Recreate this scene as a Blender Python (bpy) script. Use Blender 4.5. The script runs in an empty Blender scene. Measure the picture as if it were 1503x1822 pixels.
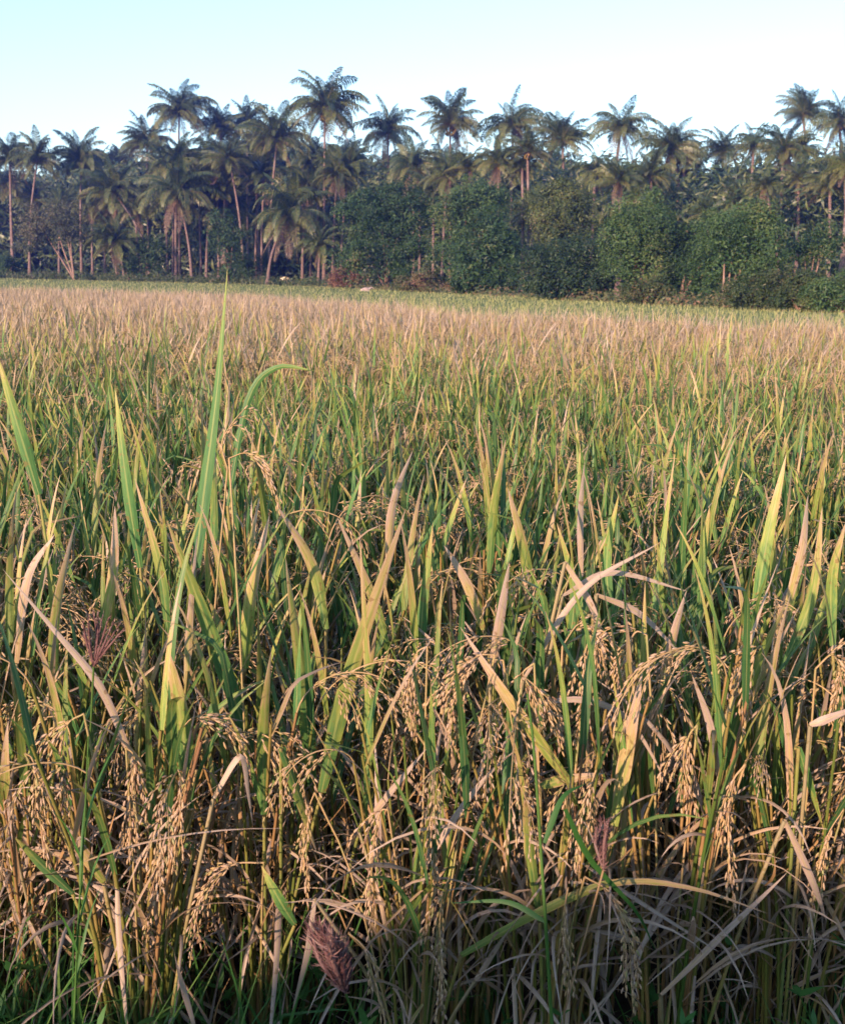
import bpy, math, random
import numpy as np
from mathutils import Vector, Matrix

PI = math.pi
R_ = math.radians
rng = np.random.default_rng(7)
scene = bpy.context.scene
COL = scene.collection

# ------------------------------------------------------------------ camera
H = 0.95
HAZE = 0.0008
PITCH, ROLL, FOV = R_(12.0), R_(1.2), R_(50.0)
FPX = 911.0 / math.tan(FOV / 2)
CAMP = np.array([0.0, 0.0, H])
CR = np.array((Matrix.Rotation(PI / 2 - PITCH, 3, 'X') @ Matrix.Rotation(ROLL, 3, 'Z')))


def at(px, py, Y):
    """world point seen at a photo pixel (1503 x 1822) at depth Y in metres"""
    d = CR @ np.array([(px - 751.5) / FPX, -(py - 911.0) / FPX, -1.0])
    return CAMP + d * (Y / d[1])


def ground_x(px, Y):
    return at(px, 500, Y)[0]


cam_d = bpy.data.cameras.new('camera')
cam_d.sensor_fit = 'VERTICAL'
cam_d.angle_y = FOV
cam_d.clip_start, cam_d.clip_end = 0.05, 5000
cam = bpy.data.objects.new('camera', cam_d)
COL.objects.link(cam)
cam.matrix_world = Matrix.Translation((0, 0, H)) @ Matrix(CR.tolist()).to_4x4()
scene.camera = cam
cam_d.dof.use_dof = True
cam_d.dof.focus_distance = 1.9
cam_d.dof.aperture_fstop = cam_d.lens / 2.2     # a 2.2 mm wide entrance pupil, as in a pocket camera

# ------------------------------------------------------------------ materials
def new_mat(name):
    m = bpy.data.materials.new(name)
    m.use_nodes = True
    nt = m.node_tree
    nt.nodes.clear()
    return m, nt


def N(nt, t, **kw):
    n = nt.nodes.new(t)
    for k, v in kw.items():
        setattr(n, k, v)
    return n


def math_node(nt, op, a, b=None, c=None, clamp=False):
    n = N(nt, 'ShaderNodeMath', operation=op, use_clamp=clamp)
    for i, x in enumerate((a, b, c)):
        if x is None:
            continue
        if isinstance(x, (int, float)):
            n.inputs[i].default_value = x
        else:
            nt.links.new(x, n.inputs[i])
    return n.outputs[0]


def ramp(nt, fac, stops):
    n = N(nt, 'ShaderNodeValToRGB')
    e = n.color_ramp.elements
    while len(e) < len(stops):
        e.new(0.5)
    for el, (p, c) in zip(e, stops):
        el.position = p
        el.color = (*c, 1)
    nt.links.new(fac, n.inputs[0])
    return n.outputs[0]


def mixc(nt, fac, a, b, mode='MIX'):
    n = N(nt, 'ShaderNodeMix', data_type='RGBA', blend_type=mode)
    for sock, x in ((n.inputs[0], fac), (n.inputs[6], a), (n.inputs[7], b)):
        if isinstance(x, (int, float)):
            sock.default_value = x
        elif isinstance(x, tuple):
            sock.default_value = (*x, 1)
        else:
            nt.links.new(x, sock)
    return n.outputs[2]


def noise(nt, vec, scale, detail=3.0):
    n = N(nt, 'ShaderNodeTexNoise')
    n.inputs['Scale'].default_value = scale
    n.inputs['Detail'].default_value = detail
    if vec is not None:
        nt.links.new(vec, n.inputs['Vector'])
    return n.outputs['Fac']


def leaf_surface(nt, colour, trans=0.3, rough=0.5, spec=0.3, tcol=None):
    out = N(nt, 'ShaderNodeOutputMaterial')
    p = N(nt, 'ShaderNodeBsdfPrincipled')
    p.inputs['Roughness'].default_value = rough
    p.inputs['Specular IOR Level'].default_value = spec
    nt.links.new(colour, p.inputs['Base Color'])
    t = N(nt, 'ShaderNodeBsdfTranslucent')
    nt.links.new(tcol if tcol is not None else colour, t.inputs['Color'])
    mx = N(nt, 'ShaderNodeMixShader')
    mx.inputs[0].default_value = trans
    nt.links.new(p.outputs[0], mx.inputs[1])
    nt.links.new(t.outputs[0], mx.inputs[2])
    nt.links.new(mx.outputs[0], out.inputs['Surface'])


def attr(nt):
    a = N(nt, 'ShaderNodeAttribute', attribute_name='leafc')
    s = N(nt, 'ShaderNodeSeparateColor')
    nt.links.new(a.outputs['Color'], s.inputs[0])
    return s.outputs[0], s.outputs[1], s.outputs[2], a.outputs['Alpha']   # along, random, dryness, across


def mat_rice_leaf():
    m, nt = new_mat('rice_leaf')
    v, r, d, u = attr(nt)
    tc = N(nt, 'ShaderNodeTexCoord')
    cmb = N(nt, 'ShaderNodeCombineXYZ')
    nt.links.new(math_node(nt, 'MULTIPLY_ADD', r, 37.0, u), cmb.inputs[0])
    nt.links.new(math_node(nt, 'MULTIPLY', v, 2.2), cmb.inputs[1])
    nt.links.new(r, cmb.inputs[2])
    streak = noise(nt, cmb.outputs[0], 4.5, 3)
    spots = noise(nt, tc.outputs['Object'], 95, 2)
    edge = math_node(nt, 'MULTIPLY', math_node(nt, 'ABSOLUTE', math_node(nt, 'SUBTRACT', u, 0.5)), 2.0)
    edge = math_node(nt, 'POWER', edge, 3.0)
    t = math_node(nt, 'MULTIPLY_ADD', math_node(nt, 'POWER', v, 1.5), 0.50, d)
    t = math_node(nt, 'MULTIPLY_ADD', edge, 0.10, t)
    t = math_node(nt, 'MULTIPLY_ADD', math_node(nt, 'SUBTRACT', streak, 0.5), 0.55, t, clamp=True)
    c = ramp(nt, t, [(0.0, (0.032, 0.110, 0.036)), (0.34, (0.080, 0.178, 0.048)), (0.54, (0.215, 0.265, 0.055)),
                     (0.66, (0.355, 0.27, 0.105)), (0.80, (0.40, 0.285, 0.185)), (1.0, (0.37, 0.29, 0.235))])
    c = mixc(nt, math_node(nt, 'MULTIPLY', math_node(nt, 'GREATER_THAN', spots, 0.66), 0.6), c, (0.17, 0.10, 0.035))
    cm2 = N(nt, 'ShaderNodeCombineXYZ')
    nt.links.new(math_node(nt, 'MULTIPLY_ADD', r, 91.0, math_node(nt, 'MULTIPLY', u, 14.0)), cm2.inputs[0])
    nt.links.new(math_node(nt, 'MULTIPLY', v, 5.0), cm2.inputs[1])
    vein = noise(nt, cm2.outputs[0], 1.0, 2)
    vb = N(nt, 'ShaderNodeMapRange')
    vb.inputs[1].default_value, vb.inputs[2].default_value = 0.3, 0.7
    vb.inputs[3].default_value, vb.inputs[4].default_value = 0.72, 1.15
    nt.links.new(vein, vb.inputs[0])
    vc = N(nt, 'ShaderNodeCombineColor')
    for i in range(3):
        nt.links.new(vb.outputs[0], vc.inputs[i])
    c = mixc(nt, 1.0, c, vc.outputs[0], 'MULTIPLY')
    les = math_node(nt, 'MULTIPLY', math_node(nt, 'GREATER_THAN', noise(nt, cm2.outputs[0], 2.3, 1), 0.70), 0.55)
    c = mixc(nt, les, c, (0.15, 0.085, 0.04))
    mid = math_node(nt, 'LESS_THAN', math_node(nt, 'ABSOLUTE', math_node(nt, 'SUBTRACT', u, 0.5)), 0.07)
    c = mixc(nt, math_node(nt, 'MULTIPLY', mid, 0.35), c, (0.36, 0.36, 0.12))
    br = math_node(nt, 'MULTIPLY_ADD', r, 0.5, 0.75)
    cb = N(nt, 'ShaderNodeCombineColor')
    for i in range(3):
        nt.links.new(br, cb.inputs[i])
    c = mixc(nt, 1.0, c, cb.outputs[0], 'MULTIPLY')
    leaf_surface(nt, c, 0.28, 0.5, 0.3)
    return m


def mat_ramp_leaf(name, stops, nscale=0.6, namp=0.5, trans=0.25, rough=0.5, spec=0.3):
    """foliage whose colour runs with dryness, its own random value and large patches"""
    m, nt = new_mat(name)
    v, r, d, u = attr(nt)
    tc = N(nt, 'ShaderNodeTexCoord')
    nz = noise(nt, tc.outputs['Object'], nscale, 3)
    t = math_node(nt, 'MULTIPLY_ADD', r, 0.45, d)
    t = math_node(nt, 'MULTIPLY_ADD', math_node(nt, 'SUBTRACT', nz, 0.5), namp, t, clamp=True)
    leaf_surface(nt, ramp(nt, t, stops), trans, rough, spec)
    return m


def mat_grain():
    m, nt = new_mat('rice_grain')
    v, r, d, u = attr(nt)
    tc = N(nt, 'ShaderNodeTexCoord')
    nz = noise(nt, tc.outputs['Object'], 40, 2)
    t = math_node(nt, 'MULTIPLY_ADD', math_node(nt, 'SUBTRACT', nz, 0.5), 0.9, r, clamp=True)
    c = ramp(nt, t, [(0.0, (0.25, 0.25, 0.10)), (0.25, (0.36, 0.25, 0.12)), (0.6, (0.42, 0.30, 0.185)), (0.85, (0.36, 0.265, 0.195)), (1.0, (0.20, 0.12, 0.075))])
    leaf_surface(nt, c, 0.06, 0.55, 0.3)
    return m


def mat_bark(name, c1, c2, ring=0.0):
    m, nt = new_mat(name)
    tc = N(nt, 'ShaderNodeTexCoord')
    mp = N(nt, 'ShaderNodeMapping')
    mp.inputs['Scale'].default_value = (1, 1, 4.0 if ring else 0.6)
    nt.links.new(tc.outputs['Object'], mp.inputs[0])
    nz = noise(nt, mp.outputs[0], 3.0, 6)
    c = ramp(nt, nz, [(0.3, c1), (0.7, c2)])
    if ring:
        wv = N(nt, 'ShaderNodeTexWave', wave_type='BANDS', bands_direction='Z')
        wv.inputs['Scale'].default_value = 1.6
        wv.inputs['Distortion'].default_value = 2.5
        wv.inputs['Detail'].default_value = 2
        nt.links.new(tc.outputs['Object'], wv.inputs['Vector'])
        c = mixc(nt, math_node(nt, 'MULTIPLY', wv.outputs['Fac'], 0.45), c, (0.085, 0.062, 0.055))
        big = noise(nt, tc.outputs['Object'], 0.9, 2)
        c = mixc(nt, math_node(nt, 'MULTIPLY', math_node(nt, 'GREATER_THAN', big, 0.56), 0.35), c, (0.26, 0.23, 0.21))
    out = N(nt, 'ShaderNodeOutputMaterial')
    p = N(nt, 'ShaderNodeBsdfPrincipled')
    p.inputs['Roughness'].default_value = 0.9
    p.inputs['Specular IOR Level'].default_value = 0.1
    nt.links.new(c, p.inputs['Base Color'])
    b = N(nt, 'ShaderNodeBump')
    b.inputs['Strength'].default_value = 0.6
    b.inputs['Distance'].default_value = 0.05
    nt.links.new(nz, b.inputs['Height'])
    nt.links.new(b.outputs[0], p.inputs['Normal'])
    nt.links.new(p.outputs[0], out.inputs['Surface'])
    return m


M = {}
M['leaf'] = mat_rice_leaf()
M['grain'] = mat_grain()
M['stem'] = mat_ramp_leaf('rice_stem', [(0, (0.05, 0.10, 0.018)), (0.4, (0.14, 0.15, 0.032)), (0.7, (0.25, 0.16, 0.06)), (1, (0.20, 0.11, 0.06))], 9, 0.7, 0.1)
M['dry'] = mat_ramp_leaf('dry_leaf', [(0, (0.20, 0.11, 0.04)), (0.4, (0.30, 0.185, 0.08)), (0.8, (0.27, 0.185, 0.105)), (1, (0.13, 0.075, 0.035))], 12, 0.7, 0.15, 0.7, 0.15)
M['weed'] = mat_ramp_leaf('weed_leaf', [(0, (0.025, 0.09, 0.02)), (0.5, (0.05, 0.15, 0.03)), (1, (0.12, 0.20, 0.05))], 5, 0.5, 0.3)
M['grass'] = mat_ramp_leaf('meadow_grass', [(0, (0.17, 0.22, 0.07)), (0.5, (0.29, 0.30, 0.11)), (0.8, (0.36, 0.33, 0.15)), (1, (0.42, 0.34, 0.19))], 0.25, 0.8, 0.25)
M['palm'] = mat_ramp_leaf('palm_leaf', [(0, (0.018, 0.040, 0.018)), (0.30, (0.042, 0.068, 0.025)), (0.52, (0.125, 0.145, 0.045)), (0.80, (0.145, 0.125, 0.055)), (1, (0.13, 0.085, 0.058))], 0.4, 0.3, 0.2, 0.42, 0.4)
M['bush'] = mat_ramp_leaf('bush_leaf', [(0, (0.016, 0.041, 0.015)), (0.5, (0.037, 0.080, 0.025)), (0.85, (0.071, 0.115, 0.034)), (1, (0.126, 0.103, 0.052))], 0.5, 0.6, 0.2)
M['bush_b'] = mat_ramp_leaf('vine_leaf', [(0, (0.022, 0.056, 0.019)), (0.5, (0.056, 0.105, 0.031)), (0.85, (0.116, 0.161, 0.047)), (1, (0.133, 0.122, 0.056))], 0.5, 0.6, 0.2)
M['bush_c'] = mat_ramp_leaf('olive_leaf', [(0, (0.027, 0.048, 0.017)), (0.5, (0.069, 0.098, 0.030)), (0.85, (0.138, 0.150, 0.048)), (1, (0.184, 0.138, 0.063))], 0.7, 0.6, 0.2)
M['bush_d'] = mat_ramp_leaf('dark_leaf', [(0, (0.012, 0.031, 0.015)), (0.5, (0.026, 0.054, 0.023)), (0.85, (0.052, 0.085, 0.035)), (1, (0.105, 0.094, 0.052))], 0.7, 0.6, 0.2)
M['feather'] = mat_ramp_leaf('grey_leaf', [(0, (0.035, 0.055, 0.03)), (0.5, (0.07, 0.085, 0.045)), (1, (0.13, 0.115, 0.07))], 0.6, 0.6, 0.2)
M['scrub'] = mat_ramp_leaf('scrub_leaf', [(0, (0.02, 0.045, 0.016)), (0.4, (0.05, 0.075, 0.026)), (0.75, (0.11, 0.105, 0.045)), (1, (0.17, 0.10, 0.06))], 0.8, 0.8, 0.2)
M['rust'] = mat_ramp_leaf('rust_leaf', [(0, (0.07, 0.04, 0.025)), (0.5, (0.13, 0.065, 0.04)), (1, (0.17, 0.10, 0.07))], 0.8, 0.5, 0.15)
M['trunk'] = mat_bark('palm_bark', (0.11, 0.075, 0.066), (0.22, 0.155, 0.135), 1)
M['wood'] = mat_bark('branch_bark', (0.13, 0.085, 0.065), (0.27, 0.18, 0.14))
M['seed'] = mat_ramp_leaf('purple_awn', [(0, (0.10, 0.045, 0.05)), (0.5, (0.165, 0.085, 0.085)), (1, (0.28, 0.19, 0.17))], 30, 0.5, 0.2, 0.6, 0.2)
M['coconut'] = mat_ramp_leaf('coconut_husk', [(0, (0.16, 0.13, 0.03)), (0.5, (0.30, 0.17, 0.045)), (1, (0.30, 0.12, 0.04))], 2, 0.4, 0.0, 0.4, 0.4)


def mat_ground(name, stops, s1, s2):
    m, nt = new_mat(name)
    tc = N(nt, 'ShaderNodeTexCoord')
    a = noise(nt, tc.outputs['Object'], s1, 6)
    b = noise(nt, tc.outputs['Object'], s2, 4)
    t = math_node(nt, 'MULTIPLY_ADD', b, 0.5, math_node(nt, 'MULTIPLY', a, 0.5))
    c = ramp(nt, t, stops)
    out = N(nt, 'ShaderNodeOutputMaterial')
    p = N(nt, 'ShaderNodeBsdfPrincipled')
    p.inputs['Roughness'].default_value = 0.95
    p.inputs['Specular IOR Level'].default_value = 0.1
    nt.links.new(c, p.inputs['Base Color'])
    bp = N(nt, 'ShaderNodeBump')
    bp.inputs['Distance'].default_value = 0.03
    nt.links.new(a, bp.inputs['Height'])
    nt.links.new(bp.outputs[0], p.inputs['Normal'])
    nt.links.new(p.outputs[0], out.inputs['Surface'])
    return m


M['mud'] = mat_ground('field_mud', [(0.35, (0.022, 0.016, 0.012)), (0.65, (0.055, 0.040, 0.028))], 18, 2)
M['turf'] = mat_ground('turf_soil', [(0.35, (0.09, 0.12, 0.04)), (0.55, (0.14, 0.18, 0.06)), (0.7, (0.18, 0.16, 0.08))], 3, 0.2)


def mat_hide(name, c1, c2, scale):
    m, nt = new_mat(name)
    tc = N(nt, 'ShaderNodeTexCoord')
    nz = noise(nt, tc.outputs['Object'], scale, 3)
    c = ramp(nt, nz, [(0.42, c1), (0.58, c2)])
    out = N(nt, 'ShaderNodeOutputMaterial')
    p = N(nt, 'ShaderNodeBsdfPrincipled')
    p.inputs['Roughness'].default_value = 0.8
    nt.links.new(c, p.inputs['Base Color'])
    nt.links.new(p.outputs[0], out.inputs['Surface'])
    return m


M['tan_hide'] = mat_hide('tan_hide', (0.62, 0.46, 0.28), (0.70, 0.58, 0.42), 3)
M['brown_hide'] = mat_hide('brown_hide', (0.16, 0.06, 0.03), (0.25, 0.10, 0.05), 3)
M['white_hide'] = mat_hide('white_hide', (0.27, 0.20, 0.185), (0.35, 0.28, 0.255), 3)
M['horn'] = mat_hide('horn', (0.10, 0.08, 0.07), (0.16, 0.13, 0.1), 3)


# ------------------------------------------------------------------ mesh collector
class MB:
    def __init__(self):
        self.V, self.A, self.Q, self.T, self.qm, self.tm = [], [], [], [], [], []
        self.n = 0

    def add(self, V, A, Q=None, T=None, mat=0):
        V = np.asarray(V, dtype=np.float32).reshape(-1, 3)
        A = np.asarray(A, dtype=np.float32).reshape(-1, 4)
        self.V.append(V)
        self.A.append(A)
        if Q is not None and len(Q):
            self.Q.append(np.asarray(Q, dtype=np.int32).reshape(-1, 4) + self.n)
            self.qm.append(np.full(len(self.Q[-1]), mat, np.int32))
        if T is not None and len(T):
            self.T.append(np.asarray(T, dtype=np.int32).reshape(-1, 3) + self.n)
            self.tm.append(np.full(len(self.T[-1]), mat, np.int32))
        self.n += len(V)

    def arrays(self):
        V = np.concatenate(self.V) if self.V else np.zeros((0, 3), np.float32)
        A = np.concatenate(self.A) if self.A else np.zeros((0, 4), np.float32)
        Q = np.concatenate(self.Q) if self.Q else np.zeros((0, 4), np.int32)
        T = np.concatenate(self.T) if self.T else np.zeros((0, 3), np.int32)
        qm = np.concatenate(self.qm) if self.qm else np.zeros(0, np.int32)
        tm = np.concatenate(self.tm) if self.tm else np.zeros(0, np.int32)
        return V, A, Q, T, qm, tm

    def mesh(self, name, mats, smooth=True):
        V, A, Q, T, qm, tm = self.arrays()
        me = bpy.data.meshes.new(name)
        nq, ntr = len(Q), len(T)
        me.vertices.add(len(V))
        me.vertices.foreach_set('co', V.ravel())
        me.loops.add(nq * 4 + ntr * 3)
        me.loops.foreach_set('vertex_index', np.concatenate([Q.ravel(), T.ravel()]).astype(np.int32))
        me.polygons.add(nq + ntr)
        ls = np.concatenate([np.arange(nq) * 4, nq * 4 + np.arange(ntr) * 3]).astype(np.int32)
        me.polygons.foreach_set('loop_start', ls)
        me.polygons.foreach_set('material_index', np.concatenate([qm, tm]).astype(np.int32))
        me.polygons.foreach_set('use_smooth', np.full(nq + ntr, smooth))
        for m in (mats if isinstance(mats, (list, tuple)) else [mats]):
            me.materials.append(m)
        at_ = me.attributes.new('leafc', 'FLOAT_COLOR', 'POINT')
        at_.data.foreach_set('color', A.ravel())
        me.update(calc_edges=True)
        return me

    def build(self, name, mats, parent=None, smooth=True):
        return link(name, self.mesh(name, mats, smooth), parent)


def link(name, me, parent=None):
    o = bpy.data.objects.new(name, me)
    COL.objects.link(o)
    if parent is not None:
        o.parent = parent
    return o


def tag(o, label=None, cat=None, group=None, kind=None):
    if label: o['label'] = label
    if cat: o['category'] = cat
    if group: o['group'] = group
    if kind: o['kind'] = kind
    return o


def thing(name, label, cat, loc=(0, 0, 0), group=None):
    o = bpy.data.objects.new(name, None)
    COL.objects.link(o)
    o.location = loc
    o.empty_display_size = 0.1
    return tag(o, label, cat, group)


# ------------------------------------------------------------------ shape helpers
def norm(v):
    return v / (np.linalg.norm(v, axis=-1, keepdims=True) + 1e-9)


def ribbon(mb, P, W, S, rand, dry, fold=0.25, three=True, mat=0, v0=0.0):
    """a strip along P (n,3) of widths W, side vectors S; three verts across with a V fold"""
    n = len(P)
    v = np.linspace(v0, 1, n)
    T = norm(np.gradient(P, axis=0))
    Nn = norm(np.cross(S, T))
    hw = (W / 2)[:, None]
    if three:
        L = P - S * hw + Nn * hw * fold
        Rr = P + S * hw + Nn * hw * fold
        V = np.stack([L, P, Rr], 1).reshape(-1, 3)
        A = np.zeros((n, 3, 4), np.float32)
        A[:, :, 0] = v[:, None]
        A[:, :, 3] = (0, 0.5, 1)
        i = np.arange(n - 1)[:, None] * 3
        Q = np.concatenate([i + np.array([0, 1, 4, 3]), i + np.array([1, 2, 5, 4])])
    else:
        V = np.stack([P - S * hw, P + S * hw], 1).reshape(-1, 3)
        A = np.zeros((n, 2, 4), np.float32)
        A[:, :, 0] = v[:, None]
        A[:, :, 3] = (0.1, 0.9)
        i = np.arange(n - 1)[:, None] * 2
        Q = i + np.array([0, 1, 3, 2])
    A[..., 1] = rand
    A[..., 2] = dry
    mb.add(V, A.reshape(-1, 4), Q=Q, mat=mat)


def blade_width(n, W):
    s = np.linspace(0, 1, n)
    return W * (0.5 + 0.5 * np.minimum(1, s / 0.22)) * (1 - s ** 1.7) + 0.0004


def blade(mb, base, az, th0, bend, L, W, n=8, rand=0.5, dry=0.2, twist=0.0, fold=0.25, three=True, power=2.0, mat=0, sway=0.0, kink=0.09):
    s = np.linspace(0, 1, n)
    th = th0 + bend * s ** power
    if rand < kink:      # a leaf broken over part of the way up
        th = th + (0.7 + 5 * rand) * (s > 0.45 + 2.0 * rand)
    a = az + sway * s
    d = np.stack([np.sin(th) * np.cos(a), np.sin(th) * np.sin(a), np.cos(th)], 1)
    P = np.concatenate([[[0, 0, 0]], np.cumsum((d[1:] + d[:-1]) / 2 * (L / (n - 1)), 0)]) + base
    side = np.stack([-np.sin(a), np.cos(a), np.zeros(n)], 1)
    nn = np.cross(side, d)
    tw = (twist * s)[:, None]
    S = side * np.cos(tw) + nn * np.sin(tw)
    ribbon(mb, P, blade_width(n, W), S, rand, dry, fold, three, mat)
    return P


def tube(mb, P, rad, k=5, rand=0.5, dry=0.3, mat=0, cap=False):
    P = np.asarray(P, float)
    n = len(P)
    rad = np.broadcast_to(np.asarray(rad, float), (n,))
    T = norm(np.gradient(P, axis=0))
    up = np.array([0.31, 0.93, 0.17])
    X = norm(np.cross(T, up))
    Y = np.cross(T, X)
    a = np.arange(k) / k * 2 * PI
    V = P[:, None] + (X[:, None] * np.cos(a)[None, :, None] + Y[:, None] * np.sin(a)[None, :, None]) * rad[:, None, None]
    A = np.zeros((n, k, 4), np.float32)
    A[..., 0] = np.linspace(0, 1, n)[:, None]
    A[..., 1], A[..., 2], A[..., 3] = rand, dry, 0.5
    i = np.arange(n - 1)[:, None, None] * k
    j = np.arange(k)[None, :, None]
    j2 = (j + 1) % k
    Q = np.concatenate([i + j, i + j2, i + k + j2, i + k + j], 2).reshape(-1, 4)
    mb.add(V.reshape(-1, 3), A.reshape(-1, 4), Q=Q, mat=mat)


def spline(pts, n):
    """Catmull-Rom through the points"""
    p = np.asarray(pts, float)
    if len(p) == 2:
        return p[0] + (p[1] - p[0]) * np.linspace(0, 1, n)[:, None]
    p = np.vstack([2 * p[0] - p[1], p, 2 * p[-1] - p[-2]])
    m = len(p) - 3
    t = np.linspace(0, m - 1e-6, n)
    i = t.astype(int)
    f = (t - i)[:, None]
    a, b, c, d = p[i], p[i + 1], p[i + 2], p[i + 3]
    return 0.5 * (2 * b + (c - a) * f + (2 * a - 5 * b + 4 * c - d) * f ** 2 + (3 * b - a - 3 * c + d) * f ** 3)


def grain_unit(k, rings):
    if rings == 0:     # bipyramid
        a = np.arange(k) / k * 2 * PI
        V = np.concatenate([[[0, 0, 0]], np.stack([np.cos(a) * .5, np.sin(a) * .5, np.full(k, .45)], 1), [[0, 0, 1]]])
        j = np.arange(k)
        T = np.concatenate([np.stack([np.zeros(k, int), 1 + (j + 1) % k, 1 + j], 1), np.stack([np.full(k, k + 1), 1 + j, 1 + (j + 1) % k], 1)])
        return V, np.zeros((0, 4), int), T
    zs = [0.12, 0.5, 0.86]
    rs = [0.30, 0.52, 0.26]
    a = np.arange(k) / k * 2 * PI
    V = [[0, 0, 0]]
    for z, r in zip(zs, rs):
        V += [[math.cos(x) * r, math.sin(x) * r * .8, z] for x in a]
    V.append([0, 0, 1])
    j = np.arange(k)
    Q = np.concatenate([np.stack([1 + r * k + j, 1 + r * k + (j + 1) % k, 1 + (r + 1) * k + (j + 1) % k, 1 + (r + 1) * k + j], 1) for r in range(2)])
    e = 1 + 3 * k
    T = np.concatenate([np.stack([np.zeros(k, int), 1 + (j + 1) % k, 1 + j], 1), np.stack([np.full(k, e), 1 + 2 * k + j, 1 + 2 * k + (j + 1) % k], 1)])
    return np.array(V), Q, T


GU = {(5, 3): grain_unit(5, 3), (3, 0): grain_unit(3, 0), (4, 0): grain_unit(4, 0)}


def grains(mb, P, D, X, size, rand, unit, mat=0):
    Vu, Q, T = GU[unit]
    n, k = len(P), len(Vu)
    D = norm(D)
    X = norm(X - D * np.sum(X * D, 1, keepdims=True))
    Y = np.cross(D, X)
    ln, wd = size
    V = P[:, None] + D[:, None] * (Vu[None, :, 2:3] * ln[:, None, None]) + (X[:, None] * Vu[None, :, 0:1] + Y[:, None] * Vu[None, :, 1:2]) * wd[:, None, None]
    A = np.zeros((n, k, 4), np.float32)
    A[..., 1] = rand[:, None]
    A[..., 0] = Vu[None, :, 2]
    o = np.arange(n)[:, None, None] * k
    mb.add(V.reshape(-1, 3), A.reshape(-1, 4), Q=(Q[None] + o).reshape(-1, 4), T=(T[None] + o).reshape(-1, 3), mat=mat)


def panicle(mb, axis, r, nbr=9, step=0.0048, gl=0.0074, gw=0.0022, unit=(5, 3), mat=0, blen=(0.05, 0.085), fat=1.0, tint=0.0, spread=0.55, smat=0):
    """drooping rice panicle: axis (n,3) from the neck to the tip, with primary branches of grains"""
    n = len(axis)
    tube(mb, axis, np.linspace(0.0011, 0.0005, n), 3, 0.3, 0.4, smat)
    T = norm(np.gradient(axis, axis=0))
    PP, DD, XX = [], [], []
    for b in range(nbr + 1):
        s = 0.22 + 0.70 * b / nbr
        i = min(n - 1, int(s * (n - 1)))
        p, t = axis[i], T[i]
        rv = norm(np.cross(t, r.normal(size=3)))
        L = r.uniform(*blen) * (1.1 - 0.45 * s)
        d0 = norm(t * (1.0 if b < nbr else 2.5) + rv * spread + np.array([0, 0, -0.25]))
        d1 = norm(t * 0.6 + rv * 0.15 + np.array([0, 0, -1.1]))
        m = max(4, int(L / step))
        q = np.linspace(0, 1, m)[:, None]
        d = norm(d0 * (1 - q) + d1 * q)
        pts = p + np.cumsum(d * (L / m), 0)
        tube(mb, pts[::max(1, m // 4)], 0.0005, 3, 0.3, 0.4, smat)
        side = norm(np.cross(d, r.normal(size=3)))
        sg = np.where(np.arange(m) % 2 == 0, 1.0, -1.0)[:, None]
        side = side * sg + r.normal(size=(m, 3)) * 0.35
        PP.append(pts + side * 0.0014)
        DD.append(d + norm(side) * 0.22)
        XX.append(side)
    P, D, X = map(np.concatenate, (PP, DD, XX))
    k = len(P)
    ln = gl * r.uniform(0.85, 1.12, k)
    wd = gw * r.uniform(0.85, 1.12, k) * fat
    grains(mb, P, D, X, (ln, wd), np.clip(r.normal(0.55 + tint, 0.28, k), 0, 1), unit, mat)


def arc(base, az, th0, th1, L, n=14, power=0.8):
    s = np.linspace(0, 1, n)
    th = th0 + (th1 - th0) * s ** power
    d = np.stack([np.sin(th) * math.cos(az), np.sin(th) * math.sin(az), np.cos(th)], 1)
    return np.concatenate([[[0, 0, 0]], np.cumsum((d[1:] + d[:-1]) / 2 * (L / (n - 1)), 0)]) + base


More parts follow.
